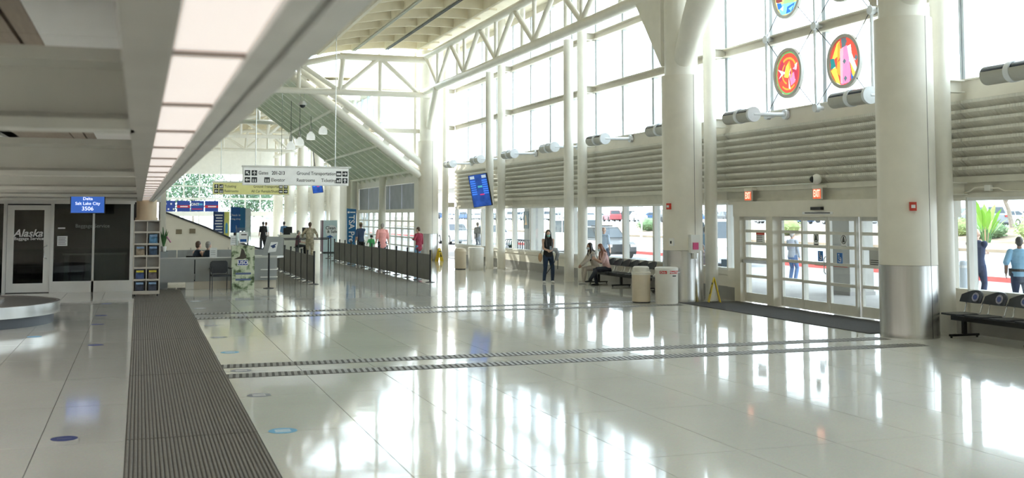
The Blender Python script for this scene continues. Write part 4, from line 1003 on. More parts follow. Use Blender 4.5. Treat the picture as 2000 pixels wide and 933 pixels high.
# ---- exit signs, camera, conduit and stickers at the doors
EXITM = mat('exit_red', (0.95,0.16,0.06), 0.5, emit=0.35)
for y, lab in ((24.82,'red EXIT sign above the single door'),(21.78,'red EXIT sign above the sliding doors')):
    t = thing('exit_sign', lab, 'sign', (14.86, y, 2.62))
    m = MB(); m.box(-0.02,0.02,-0.17,0.17,0,0.26); obj('face_box', m, mat('exit_white', (0.8,0.75,0.7),0.5), t)
    m = MB(); m.box(-0.024,-0.02,-0.155,0.155,0.01,0.235); obj('face', m, EXITM, t)
    m = MB(); m.box(-0.02,0.12,-0.2,0.2,0.26,0.32); obj('canopy', m, CREAM, t)
    text('lettering','EXIT',0.24,mat('exit_letters',(1.0,0.72,0.55),0.5,emit=0.7),t,(-0.027,0,0.125),RW,'CENTER',sx=0.52,offset=0.004)
t = thing('dome_camera', 'small white and black dome camera above the sliding doors', 'camera', (14.82,21.75,3.08))
m = MB(); m.ell((0,0,0),(0.11,0.13,0.12)); obj('housing', m, WHITE, t, smooth=60); m = MB(); m.ell((-0.06,0.05,0.0),(0.08,0.09,0.08)); obj('dome', m, BLACK, t, smooth=60)
m = MB(); m.tube([(0.04,0.1,-0.07),(0.10,0.3,-0.09),(0.10,5.8,-0.10)],0.015,6); obj('cable', m, WHITE, t)
m = MB(); m.box(-0.09,0,-0.2,0.2,0,0.07); solo('door_sensor', m, BLACK, 'black motion sensor on the header of the sliding doors', 'sensor', (14.86,21.75,2.37))
t = thing('header_notice','narrow caution notice strip on the sliding door header','notice',(14.855,21.8,2.27)); m = MB(); m.box(-0.004,0.0,-0.6,0.6,0,0.06); obj('strip', m, WHITEPRINT, t); ink_wall(BLACKPRINT,t,-0.004,-0.5,0.5,0.02,0.042)
t = thing('conduit','white conduit with junction box above the right window','conduit',(14.97,16.5,2.75))
m = MB(); m.tube([(0,0.62,-0.07),(0,0.5,-0.05),(0,0.35,0.02),(0,0.0,0.02)],0.014,8); m.tube([(0,0,0.0),(0,-0.25,0.0),(0,-0.4,-0.06),(0,-1.4,-0.07)],0.014,8); obj('pipe', m, CREAM, t); m = MB(); m.box(-0.04,0.02,-0.09,0.06,-0.05,0.06); obj('junction_box', m, WHITE, t)
DISAB = mat('sticker_blue', (0.03,0.18,0.55), 0.5)
stk = [('door_sticker','left black round caution sticker on the sliding doors',22.08,1.70,'round'),('door_sticker','right black round caution sticker on the sliding doors',21.02,1.68,'round'),
       ('door_sticker','left blue wheelchair sticker on the sliding doors',21.92,1.30,'blue'),('door_sticker','right blue wheelchair sticker on the sliding doors',21.18,1.28,'blue'),
       ('door_sticker','left red strip sticker on the sliding doors',21.90,1.12,'red'),('door_sticker','right red strip sticker on the sliding doors',21.16,1.12,'red'),
       ('door_sticker','white notice with red heading on the single door',24.54,1.68,'note'),('door_sticker','white hours notice on the rightmost sliding leaf',19.95,1.30,'wide')]
for n,lab,y,z,k in stk:
    x = 15.005 if k not in ('note','wide') else (15.02 if k == 'note' else 15.105)
    t = thing(n,lab,'sticker',(x,y,z)); m = MB()
    if k == 'round':
        m.box(-0.003,0,-0.10,0.10,-0.2,0.13); obj('plate',m,WHITEPRINT,t); m = MB(); m.cyl((-0.006,0,0.02),(-0.003,0,0.02),0.10,n=24); obj('ring',m,BLACKPRINT,t); m = MB(); m.cyl((-0.008,0,0.02),(-0.006,0,0.02),0.082,n=24); obj('disc',m,WHITEPRINT,t); m = MB(); m.prism([(-0.05,-0.04),(0.05,-0.04),(0.02,0.09),(-0.02,0.09)],0,-0.01,-0.008); obj('figure',m,BLACKPRINT,t)
        m = MB(); m.box(-0.006,-0.003,-0.09,0.09,-0.18,-0.12); obj('text_line',m,BLACKPRINT,t)
    elif k == 'blue':
        m.box(-0.003,0,-0.10,0.10,-0.12,0.12); obj('plate',m,DISAB,t); m = MB(); a = ring_pts(0.045,0.062,-2.6,1.2); m.prism([(-u,v-0.03) for u,v in a],0,-0.006,-0.003); m.prism([(0.02,-0.02),(0.035,-0.02),(0.03,0.06),(0.015,0.06)],0,-0.006,-0.003); m.prism([(0.02,-0.02),(-0.03,-0.02),(-0.06,-0.09),(-0.045,-0.09),(-0.02,-0.035),(0.02,-0.035)],0,-0.006,-0.003); m.cyl((-0.006,0.03,0.08),(-0.003,0.03,0.08),0.018,n=10); obj('wheelchair_mark',m,WHITEPRINT,t)
    elif k == 'red':
        m.box(-0.003,0,-0.26,0.26,-0.04,0.04); obj('strip',m,RED,t); ink_wall(WHITEPRINT,t,-0.003,-0.2,0.2,-0.012,0.012)
    else:
        h = 0.13 if k == 'note' else 0.2; wd = 0.2 if k == 'note' else 0.3; m.box(-0.003,0,-wd,wd,-h,h); obj('plate',m,WHITEPRINT if k == 'note' else mat('faint_note',(0.55,0.55,0.53),0.5),t)
        if k == 'note': m = MB(); m.box(-0.006,-0.003,-wd,wd,h-0.06,h); obj('heading',m,RED,t)
        for q in range(4): m = MB(); m.box(-0.006,-0.003,-wd*0.5,wd*0.85,-h+0.03+0.045*q,-h+0.045+0.045*q); obj('text_line',m,BLACKPRINT,t)
# ---- benches
def bench(loc, n, label, emblem=True, rz=-PI/2):
    t = thing('beam_bench', label, 'bench', loc, rz)
    L = 0.6*n; m = MB(); m.box(0,L,0.0,0.09,0.30,0.38); obj('beam', m, BLACK, t)
    for x in ([0.3, L-0.3] if n < 6 else [0.3, L/2, L-0.3]):
        m = MB(); m.box(x-0.035,x+0.035,0.01,0.08,0.05,0.30); m.box(x-0.03,x+0.03,-0.28,0.36,0.03,0.07); m.cyl((x,-0.25,0),(x,-0.25,0.03),0.02,n=8); m.cyl((x,0.33,0),(x,0.33,0.03),0.02,n=8); obj('leg', m, BLACK, t)
    SEATM = mat('bench_seat_black', (0.03,0.035,0.045), 0.3)
    for k in range(n):
        x = 0.3+0.6*k
        m = MB(); out = [(x-0.25,-0.22),(x-0.2,-0.3),(x,-0.32),(x+0.2,-0.3),(x+0.25,-0.22),(x+0.23,0.16),(x+0.12,0.22),(x-0.12,0.22),(x-0.23,0.16)]; m.prism(out,2,0.42,0.45); obj('seat',m,SEATM,t)
        nb = 11; vs = []; fs = []
        for i in range(nb):
            a = -1+2*i/(nb-1); px = x+0.27*a; py = 0.30-0.12*a*a
            lo = 0.62+0.02*a*a; hi = 0.86-0.09*a*a
            vs += [(px,py,lo),(px,py+0.06,hi),(px,py+0.025,lo),(px,py+0.085,hi)]
        for i in range(nb-1):
            o = 4*i; fs += [(o,o+4,o+5,o+1),(o+2,o+3,o+7,o+6),(o+1,o+5,o+7,o+3),(o,o+2,o+6,o+4)]
        fs += [(0,1,3,2),(4*nb-4,4*nb-2,4*nb-1,4*nb-3)]
        m = MB(); m.add(vs,fs); bk = obj('backrest',m,SEATM,t,smooth=40)
        if emblem:
            q = MB(); q.cyl((x,0.312,0.735),(x,0.322,0.732),0.085,n=24); obj('round_emblem',q,mat('emblem_white',(0.40,0.38,0.46),0.4,var=0.4,scale=40),bk)
            q = MB(); q.cyl((x,0.304,0.735),(x,0.312,0.733),0.05,n=20); obj('emblem_centre',q,mat('emblem_navy',(0.06,0.09,0.3),0.4,var=0.6,scale=60),bk)
        for s in (-0.2,0.2):
            q = MB(); q.tube([(x+s,0.1,0.40),(x+s,0.24,0.46),(x+s*1.05,0.30,0.66)],0.011,8); obj('bracket',q,CHROME,t,smooth=40)
    return t
bench((14.42,16.95,0), 4, 'black beam bench with round emblems at the right edge')
bench((14.42,34.0,0), 7, 'black beam bench with the two seated women', False)
bench((14.45,29.4,0), 3, 'black beam bench partly hidden behind the thick column', False)
# ---- trash cans
TAN = mat('tan_bin', (0.62,0.53,0.40), 0.5); PALE = mat('pale_bin', (0.74,0.71,0.64), 0.5)
t = thing('trash_can','tan square-topped trash can left of the pale recycling can','trash can',(12.33,25.95,0))
m = MB(); m.lathe([(0,0.03),(0.235,0.03),(0.24,0.72),(0,0.72)],28); obj('body',m,TAN,t,smooth=40); m = MB(); m.lathe([(0,0.72),(0.25,0.72),(0.25,0.78),(0.21,0.80),(0.21,0.9),(0.18,0.93),(0,0.93)],28); obj('lid',m,PALE,t,smooth=30); m = MB(); m.lathe([(0,0),(0.225,0),(0.225,0.035),(0,0.035)],24); obj('plinth',m,BLACK,t)
t = thing('recycling_can','pale round recycling can with red Mixed Paper labels','trash can',(12.86,25.55,0))
m = MB(); m.lathe([(0,0.0),(0.285,0.0),(0.29,0.04),(0.295,0.84),(0,0.84)],36); obj('body',m,PALE,t,smooth=40); m = MB(); m.lathe([(0,0.84),(0.30,0.84),(0.30,0.90),(0.27,0.92),(0,0.92)],36); obj('lid',m,WHITE,t,smooth=30)
for a0,a1,tx in ((-2.65,-2.0,'Only'),(-1.75,-0.75,'Mixed Paper')):
    m = MB(); m.lathe([(0.297,0.76),(0.299,0.76),(0.299,0.835),(0.297,0.835)],12,a0=a0,a1=a1); lb_ = obj('label_band',m,mat('label_red',(0.6,0.06,0.05),0.5),t)
    am = (a0+a1)/2; text('lettering',tx,0.075,WHITEPRINT,t,(0.302*math.cos(am),0.302*math.sin(am),0.797),(PI/2,0,am+PI/2),'CENTER')
m = MB(); m.lathe([(0.297,0.69),(0.299,0.69),(0.299,0.72),(0.297,0.72)],8,a0=-1.5,a1=-1.1); obj('scrawl',m,BLACKPRINT,t)
t = thing('trash_can','small tan trash can left of the distant pale can','trash can',(12.75,44.3,0)); m = MB(); m.lathe([(0,0.03),(0.24,0.03),(0.24,0.72),(0.25,0.74),(0.2,0.86),(0,0.9)],24); obj('body',m,TAN,t,smooth=40); m = MB(); m.lathe([(0,0),(0.22,0),(0.22,0.03),(0,0.03)],20); obj('plinth',m,BLACK,t)
t = thing('trash_can','distant pale round can before the slim column pair','trash can',(13.1,43.2,0)); m = MB(); m.lathe([(0,0),(0.31,0),(0.32,0.92),(0.3,0.94),(0,0.94)],28); obj('body',m,PALE,t,smooth=40); m = MB(); m.lathe([(0.323,0.86),(0.33,0.86),(0.33,0.93),(0.323,0.93)],28); obj('rim',m,WHITE,t)
# ---- wet floor signs
WETY = mat('wet_yellow',(0.85,0.62,0.03),0.45)
for loc, lab, rz in (((14.12,25.35,0),'yellow wet-floor sign standing beside the thick column',1.2),((13.95,52.2,0),'distant yellow wet-floor sign by the far thick column',0.7)):
    t = thing('wet_floor_sign',lab,'sign',loc,rz)
    for s in (-1,1):
        m = MB(); m.prism([(-0.15,0),(0.15,0),(0.10,0.62),(0.05,0.66),(-0.05,0.66),(-0.10,0.62)],1,-0.01,0.01); o = obj('panel',m,WETY,t,(0,s*0.15,0.003),(s*0.23,0,0))
        m = MB(); m.prism([(-0.07,0.22),(0.07,0.22),(0.0,0.42)],1,-0.014 if s < 0 else 0.01,-0.01 if s < 0 else 0.014); obj('warning_triangle',m,BLACKPRINT,o)
        m = MB(); m.box(-0.09,0.09,-0.013 if s < 0 else 0.01,-0.01 if s < 0 else 0.013,0.47,0.52); obj('text_line',m,BLACKPRINT,o)
# ---- things fixed to the columns
def on_col(cx_, cy_, ang, r=0.54): return (cx_+r*math.cos(ang), cy_+r*math.sin(ang))
a = -1.52; x,y = on_col(13.65,26.15,a)
t = thing('sanitizer_dispenser','white and pink hand sanitizer dispenser on the thick column','dispenser',(x,y,1.02),a+PI/2)
m = MB(); m.box(-0.13,0.13,-0.10,0.03,0.25,0.72); obj('back_shell',m,WHITE,t); m = MB(); m.box(-0.08,0.08,-0.12,-0.10,0.34,0.52); obj('pink_label',m,mat('label_pink',(0.75,0.08,0.25),0.4),t); m = MB(); m.box(-0.05,0.05,-0.09,0.0,0.10,0.25); obj('nozzle',m,WHITE,t)
for (cx_,cy_,ang,z,lab) in ((13.65,17.15,-2.05,2.33,'red fire alarm strobe on the near thick column'),(13.65,26.15,-2.75,2.40,'red fire alarm strobe on the column behind the trash cans')):
    x,y = on_col(cx_,cy_,ang); t = thing('fire_alarm',lab,'alarm',(x,y,z),ang+PI/2)
    m = MB(); m.box(-0.06,0.06,-0.04,0.02,0,0.16); obj('housing',m,RED,t); m = MB(); m.box(-0.035,0.035,-0.055,-0.04,0.05,0.11); obj('strobe_lens',m,WHITEPRINT,t)
x,y = on_col(13.65,26.15,-2.6); t = thing('card_reader','small white switch box on the column behind the trash cans','switch',(x,y,1.45),-2.6+PI/2); m = MB(); m.box(-0.06,0.06,-0.05,0.02,0,0.2); obj('box',m,WHITE,t); m = MB(); m.box(-0.02,0.02,-0.055,-0.05,0.06,0.13); obj('slot',m,BLACK,t)
# ---- upright signs and machines in the distance
t = thing('totem_sign','tall blue TSA Pre totem sign behind the right barrier','sign',(10.49,57.0,0))
m = MB(); m.prism([(-0.20,0),(0.25,0),(0.25,2.56),(-0.25,2.6)],1,0,0.25); obj('totem',m,mat('totem_blue',(0.01,0.13,0.33),0.4),t); m = MB(); m.prism([(-0.26,2.6),(-0.25,2.6),(-0.20,0),(-0.30,0.4)],1,-0.01,0.25); obj('white_edge',m,WHITEPRINT,t)
text('lettering','TSA Pre',0.42,WHITEPRINT,t,(0.0,-0.006,1.55),(PI/2,PI/2,0),'CENTER',offset=0.006)
m = MB(); m.cyl((-0.15,-0.006,2.40),(-0.15,-0.002,2.40),0.055,n=20); obj('round_seal',m,WHITEPRINT,t); m = MB(); m.box(-0.07,0.2,-0.006,-0.002,2.37,2.43); obj('text_line',m,WHITEPRINT,t)
m = MB(); m.prism([(0.12,0.80),(0.17,0.86),(-0.02,0.70),(0.2,0.46),(0.16,0.42),(-0.08,0.68)],1,-0.006,-0.002); obj('tick_mark',m,mat('tick_green',(0.3,0.6,0.1),0.4),t)
t = thing('vending_machine','white Clean and Safe vending machine beyond the barriers','machine',(10.87,66.0,0))
m = MB(); m.box(-0.42,0.42,0,0.7,0.06,1.94); obj('cabinet',m,mat('vending_white',(0.62,0.74,0.76),0.4),t); m = MB(); m.box(-0.48,-0.42,0,0.7,0.06,1.94); obj('side_panel',m,mat('vending_plum',(0.2,0.08,0.12),0.4),t); m = MB(); m.box(-0.4,0.4,0.05,0.65,0,0.06); obj('plinth',m,BLACK,t)
m = MB(); m.cyl((0.08,-0.006,1.3),(0.08,0,1.3),0.36,n=30); obj('white_disc',m,WHITEPRINT,t)
text('lettering','Clean',0.26,BLACKPRINT,t,(0.02,-0.010,1.48),RX,'CENTER',offset=0.004); text('lettering','& Safe',0.24,BLACKPRINT,t,(0.12,-0.010,1.26),RX,'CENTER',offset=0.004)
m = MB(); m.prism([(-0.25,0.95),(0.0,1.06),(0.2,0.94),(0.02,0.90),(-0.05,0.80),(-0.08,0.92)],1,-0.010,-0.006); obj('plane_print',m,BLUE,t)
def board(nm,label,x0,x1,y,z0,z1,mt,lines=(),stand=True,extra=None):
    t = thing(nm,label,'sign',((x0+x1)/2,y,0)); w2_=(x1-x0)/2
    m = MB(); m.box(-w2_,w2_,0,0.1,z0,z1); obj('panel',m,mt,t)
    if stand: m = MB(); m.box(-w2_*0.3,w2_*0.3,0.02,0.08,0,z0); m.box(-w2_*0.8,w2_*0.8,-0.15,0.25,0,0.03); obj('stand',m,DARKMETAL,t)
    for tx,z,s in lines: text('lettering',tx,s,WHITEPRINT,t,(0,-0.004,z),RX,'CENTER')
    if extra: extra(t)
    return t
nb_ = board('notice_board','navy notice board with white lines beyond the counter',3.71,4.26,60,0.95,2.44,NAVY)
for k in range(7): ink(WHITEPRINT, nb_, -0.2+0.03*(k%3), 0.2-0.02*(k%2), -0.001, 1.32+0.15*k, 1.38+0.15*k)
def bottle(t):
    m = MB(); m.prism([(-0.06,1.3),(0.06,1.3),(0.06,1.75),(0.02,1.85),(-0.02,1.85),(-0.06,1.75)],1,-0.006,0); obj('blue_shape',m,mat('print_cyan',(0.1,0.4,0.65),0.4),t)
board('tall_banner','narrow yellow and green banner beside the navy notice board',4.27,4.53,60.1,0.3,2.44,mat('print_yellow',(0.75,0.72,0.2),0.5,var=0.2,scale=2),(),True,bottle)
board('check_in_board','blue check-in and bag drop board in the distance',5.21,5.75,68,1.2,2.74,BLUE,(('Check in',2.25,0.17),('& bag drop',2.02,0.14)))
board('check_in_board','darker blue board right of the check-in board',5.76,6.08,68.1,1.3,2.7,mat('print_teal_blue',(0.02,0.16,0.36),0.5))
board('white_board','white board with blue foot right of the check-in boards',6.09,6.42,68.2,1.0,2.66,WHITEPRINT)
# far banners over the end glazing
bl = thing('wall_banner','row of blue banners with red stripes on the far end wall','banner',(1.4,110.0,2.6))
for x0,x1,k in ((0,0.55,0),(0.6,1.85,0),(2.0,3.2,1),(3.28,4.5,2),(4.58,5.85,1)):
    m = MB(); m.box(x0,x1,0,0.05,0,1.03); o = obj('banner_panel',m,mat('banner_blue',(0.02,0.06,0.33),0.5),bl)
    if k == 0:
        for q in range(5 if x1 > 1 else 2): m = MB(); xx = x0+0.15+0.24*q; zz = 0.22+0.5*(q%2); m.box(xx-0.07,xx+0.07,-0.01,0,zz-0.07,zz+0.09); obj('white_block',m,WHITEPRINT,o)
    if k == 1: m = MB(); m.box(x0,x1,-0.01,0,0.35,0.6); obj('red_stripe',m,mat('banner_red',(0.6,0.03,0.06),0.5),o); ink(WHITEPRINT,o,x0+0.3,x1-0.2,-0.012,0.43,0.53)
    if k == 2: text('lettering','ONT',0.34,WHITEPRINT,o,(x0+0.38,-0.01,0.68),RX,'CENTER',offset=0.01); ink(mat('print_cyan',(0.1,0.4,0.65),0.4),o,x0+0.68,x1-0.12,-0.004,0.6,0.78); m = MB(); m.box(x0+0.1,x1-0.15,-0.01,0,0.2,0.28); obj('red_stripe',m,mat('banner_red',(0.6,0.03,0.06),0.5),o)
m = MB(); m.box(0,0.06,0,0.05,-2.6,0); m.box(5.8,5.86,0,0.05,-2.6,0); obj('banner_post',m,DARKMETAL,bl)
# ticket podium and counters in the far hall
for k,(x,y) in enumerate(((8.3,66),(9.6,67.4),(9.2,72))):
    t = thing('podium',['left','right','rear'][k]+' pale check-in podium in the distance','podium',(x,y,0)); m = MB(); m.box(-0.45,0.45,-0.3,0.3,0,1.05); obj('body',m,PALE,t); m = MB(); m.box(-0.5,0.5,-0.35,0.35,1.05,1.1); obj('top',m,WHITE,t)
    m = MB(); m.box(-0.2,0.2,0.0,0.04,1.1,1.5); obj('screen',m,BLACK,t)
# ---- floor stickers
SB = mat('sticker_sky_blue',(0.12,0.42,0.68),0.4); SN = mat('sticker_navy_blue',(0.03,0.05,0.22),0.4); SGy = mat('sticker_grey_blue',(0.22,0.24,0.30),0.4)
fs_ = [(1.47,11.8,SB,'sky-blue'),(1.47,14.2,SGy,'grey'),(1.45,16.5,SGy,'grey'),(1.46,18.75,SB,'sky-blue'),(1.44,21.1,SGy,'grey'),(1.44,23.4,SGy,'grey'),(1.44,27.75,SGy,'grey'),(1.45,30.1,SGy,'grey')]
for i,(x,y,mt,cn) in enumerate(fs_):
    t = thing('floor_sticker',cn+' round floor sticker right of the mat, '+ORD[i]+' from the front','sticker',(x,y,0.0005),group='floor stickers right of the mat')
    m = MB(); m.lathe([(0,0),(0.15,0),(0.15,0.0015),(0,0.0015)],28); obj('disc',m,mt,t)
    for q in (-0.05,0,0.05): m = MB(); m.box(-0.08,0.08,q-0.012,q+0.012,0.0015,0.002); obj('printed_line',m,WHITEPRINT,t)
for i,(x,y,mt) in enumerate(((-0.67,12.1,SN),(-0.67,20.55,SN),(-0.77,24.4,SN),(-0.76,26.5,SN),(-1.8,22.3,SB),(-0.75,30.0,SN))):
    t = thing('floor_sticker','round blue floor sticker left of the mat, '+ORD[i]+' from the front','sticker',(x,y,0.0005),group='floor stickers left of the mat'); m = MB(); m.lathe([(0,0),(0.13,0),(0.13,0.0015),(0,0.0015)],28); obj('disc',m,mt,t)
    m = MB(); m.box(-0.07,0.07,-0.012,0.012,0.0015,0.002); obj('printed_line',m,SGy,t)
# ================================================================== OUTSIDE
ASPH = mat('asphalt',(0.15,0.155,0.165),0.9,var=0.1,scale=0.6); CONC = mat('sidewalk_concrete',(0.34,0.33,0.32),0.85,var=0.08,scale=0.8); EARTH = mat('planting_earth',(0.26,0.20,0.14),0.95,var=0.25,scale=0.8)
b = MB(); b.box(15.3,22.0,-60,300,-0.3,-0.02); struct('floor_sidewalk',b,CONC)
b = MB(); b.box(22.0,52,-60,300,-0.4,-0.14); struct('floor_road',b,ASPH)
b = MB(); b.prism([(52,-0.4),(52,0.05),(58,0.35),(64,1.3),(64,-0.4)],1,-60,300); struct('floor_planting_bed',b,EARTH)
b = MB(); b.box(64,320,-60,600,-0.4,1.3); struct('floor_car_park',b,ASPH)
b = MB(); b.box(15.3,22.0,300,600,-0.5,-0.1); b.box(22,64,300,600,-0.5,-0.14); b.box(-200,15.3,118.3,600,-0.5,-0.1); struct('floor_far_ground',b,CONC)
b = MB(); b.box(29.4,31.4,-60,200,-0.14,0.02); isl = struct('floor_island',b,CONC); m = MB(); m.box(29.25,29.4,-60,200,-0.14,0.03); obj('red_kerb',m,mat('red_kerb_paint',(0.55,0.08,0.07),0.7),isl)
b = MB(); b.box(15.3,20.8,-20,70,3.65,4.3); struct('ceiling_canopy',b,CREAM,label='canopy roof over the sidewalk')
for i,y in enumerate((-0.1,26.9,53.9)):
    t = thing('canopy_pillar',ORD[i]+' square concrete canopy pillar on the sidewalk, counted from the right','pillar',(19.5,y,-0.02),group='concrete canopy pillars')
    m = MB(); m.box(-0.4,0.4,-0.4,0.4,0.1,3.67); obj('shaft',m,mat('pillar_concrete',(0.42,0.41,0.38),0.8),t); m = MB(); m.box(-0.43,0.43,-0.43,0.43,0,0.1); obj('base',m,CONC,t)
for i,(x,y) in enumerate(((21.2,24.3),(21.2,30),(21.2,36))):
    t = thing('bollard',['nearest','middle','farthest'][i]+' pale steel bollard at the sidewalk edge','bollard',(x,y,-0.02),group='sidewalk bollards'); m = MB(); m.lathe([(0,0),(0.16,0),(0.16,1.0),(0.13,1.05),(0,1.06)],18); obj('post',m,ALU,t,smooth=40)
    m = MB(); m.lathe([(0.162,0.85),(0.168,0.85),(0.168,0.92),(0.162,0.92)],18); obj('band',m,WHITEPRINT,t)
# ---- vehicles
GLASSC = mat('car_glass',(0.03,0.045,0.06),0.08); TYRE = mat('tyre',(0.03,0.03,0.03),0.8); LAMPC = mat('car_lamp',(0.7,0.7,0.7),0.2); TAIL = mat('car_tail_lamp',(0.5,0.03,0.02),0.3)
def car_meshes(kind):
    """side profile along x (nose at +x), half width in y"""
    if kind == 'sedan': L,W,belt,roof = 4.6,0.89,0.92,1.42; cab = [(-1.75,belt),(-1.0,roof-0.02),(0.35,roof),(1.15,belt)]
    elif kind == 'suv': L,W,belt,roof = 4.7,0.93,1.08,1.72; cab = [(-2.15,belt),(-1.9,roof-0.04),(0.3,roof),(1.1,belt)]
    else: L,W,belt,roof = 5.6,0.98,1.2,2.2; cab = [(-2.7,belt),(-2.68,roof-0.05),(1.5,roof),(2.2,belt)]
    h = L/2
    low = [(-h,0.35),(-h+0.05,belt-0.1),(-h+0.2,belt),(cab[0][0],belt),(cab[3][0],belt),(h-0.35,belt-0.16),(h-0.05,belt-0.28),(h,0.4),(h-0.1,0.25),(-h+0.1,0.25)]
    m = MB(); n = len(low); vs = []
    for y,k in ((-W,0.0),(-W+0.06,1),(W-0.06,1),(W,0.0)):
        for x,z in low: vs.append((x*(0.985 if k == 0 else 1), y, z if k else (z-0.04 if z > 0.6 else z)))
    fs = [tuple(range(n-1,-1,-1)), tuple(range(3*n,4*n))]
    for q in range(3): fs += [(q*n+i,q*n+(i+1)%n,(q+1)*n+(i+1)%n,(q+1)*n+i) for i in range(n)]
    m.add(vs,fs)
    W2 = W-0.07; W3 = W-0.22; c = cab
    m.add([(c[0][0],-W2,c[0][1]),(c[3][0],-W2,c[3][1]),(c[3][0],W2,c[3][1]),(c[0][0],W2,c[0][1]),(c[1][0],-W3,c[1][1]),(c[2][0],-W3,c[2][1]),(c[2][0],W3,c[2][1]),(c[1][0],W3,c[1][1])],[(4,5,6,7),(0,1,5,4),(1,2,6,5),(2,3,7,6),(3,0,4,7)])
    parts = {'body':m}
    def lerp(a,b_,t): return tuple(a[i]+(b_[i]-a[i])*t for i in range(3))
    wins = []
    for s in (-1,1):
        A,B_,C_,D = (c[0][0],s*W2,c[0][1]),(c[3][0],s*W2,c[3][1]),(c[2][0],s*W3,c[2][1]),(c[1][0],s*W3,c[1][1])
        for u0,u1 in ((0.10,0.48),(0.52,0.9)):
            q = [lerp(lerp(A,B_,u),lerp(D,C_,u),v) for u,v in ((u0,0.08),(u1,0.08),(u1-(0.06 if u1 > .6 else 0),0.86),(u0+(0.03 if u0 < .3 else 0),0.86))]
            w_ = MB(); w_.add([(x,y+s*0.012,z) for x,y,z in q]+[(x,y-s*0.01,z) for x,y,z in q],[(0,1,2,3),(7,6,5,4),(0,4,5,1),(1,5,6,2),(2,6,7,3),(3,7,4,0)]); wins.append(w_)
    for a,b_,dx in ((3,2,0.014),(0,1,-0.014)):
        q = [(c[a][0]+(c[b_][0]-c[a][0])*v+dx, yy*((W2)*(1-v)+W3*v)*0.88, c[a][1]+(c[b_][1]-c[a][1])*v) for v,yy in ((0.1,-1),(0.1,1),(0.88,1),(0.88,-1))]
        w_ = MB(); w_.add([(x,y,z+0.01) for x,y,z in q]+[(x-dx*2,y,z-0.01) for x,y,z in q],[(0,1,2,3),(7,6,5,4),(0,4,5,1),(1,5,6,2),(2,6,7,3),(3,7,4,0)]); wins.append(w_)
    R = 0.33 if kind == 'sedan' else 0.38; wx = h-0.85
    lamps = [(h-0.03,s*(W-0.22),belt-0.36,LAMPC) for s in (-1,1)] + [(-h+0.0,s*(W-0.16),belt-0.2,TAIL) for s in (-1,1)]
    return parts, wins, R, wx, W, lamps
CM = {}
for k in ('sedan','suv','van'):
    parts,wins,R,wx,W,lamps = car_meshes(k)
    bm_ = parts['body'].mesh('body')
    wm_ = []
    for w_ in wins: me = w_.mesh('window'); me.materials.append(GLASSC); wm_.append(me)
    wh = MB(); wh.lathe([(0,-0.1),(R*0.6,-0.1),(R,-0.1),(R,0.1),(R*0.6,0.1),(0,0.1)],18); whm = wh.mesh('wheel',40); whm.materials.append(TYRE)
    hb = MB(); hb.lathe([(0,-0.11),(R*0.6,-0.11),(R*0.6,0.11),(0,0.11)],14); hbm = hb.mesh('hub'); hbm.materials.append(LAMPC)
    lm_ = []
    for x,y,z,mt in lamps: q = MB(); q.box(x-0.04,x+0.04,y-0.16,y+0.16,z-0.07,z+0.07); me = q.mesh('lamp'); me.materials.append(mt); lm_.append(me)
    CM[k] = (bm_,wm_,whm,hbm,lm_,R,wx,W)
CC = dict(white=(0.75,0.75,0.75),silver=(0.45,0.47,0.5),black=(0.025,0.027,0.03),grey=(0.2,0.21,0.22),blue=(0.05,0.11,0.25),red=(0.30,0.04,0.05))
_cb = {}
def car(kind,colour,loc,rz,label,full=True,group='parked cars'):
    bm_,wm_,whm,hbm,lm_,R,wx,W = CM[kind]
    t = thing(kind if kind == 'van' else 'car',label,'car' if kind != 'van' else 'van',loc,rz,group)
    if (kind,colour) not in _cb:
        me = bm_.copy(); me.materials.append(mat('car_paint_'+colour,CC[colour],0.25,0.2,var=0.03)); _cb[(kind,colour)] = me
    obj('body',_cb[(kind,colour)],None,t)
    for w_ in wm_: obj('window',w_,None,t)
    for sx in (-wx,wx):
        for sy in (-1,1):
            q = obj('wheel',whm,None,t,(sx,sy*(W-0.08),R),(PI/2,0,0))
            if full: obj('hub',hbm,None,q)
    if full:
        for l_ in lm_: obj('lamp',l_,None,t)
    return t
pv = car('suv','black',(25.0,57.4,-0.14),-PI/2,'black and white patrol car parked at the kerb behind the seated women',group='vehicles at the kerb')
m = MB(); m.box(-0.9,0.95,-0.945,-0.93,0.45,1.0); m.box(-0.9,0.95,0.93,0.945,0.45,1.0); obj('white_door',m,mat('car_paint_white',CC['white'],0.25),pv); m = MB(); m.box(-0.5,-0.2,-0.6,0.6,1.72,1.82); obj('light_bar',m,DARKMETAL,pv)
m = MB(); m.box(-1.7,0.25,-0.68,0.68,1.70,1.735); obj('white_roof',m,mat('car_paint_white',CC['white'],0.25),pv)
car('van','white',(27.0,66.5,-0.14),-PI/2,'white van at the kerb beyond the patrol car',group='vehicles at the kerb')
car('van','white',(26.6,48.2,-0.14),-PI/2,'white van waiting near the thick column, right of the patrol car',group='vehicles at the kerb')
car('suv','white',(25.0,78.0,-0.14),-PI/2,'white car at the kerb beyond the flight display',group='vehicles at the kerb')
car('suv','silver',(25.0,88.5,-0.14),-PI/2,'farthest silver car waiting at the kerb',group='vehicles at the kerb')
cols = ['silver','white','black','silver','blue','white','grey','white','red','silver','black','white','grey','blue']
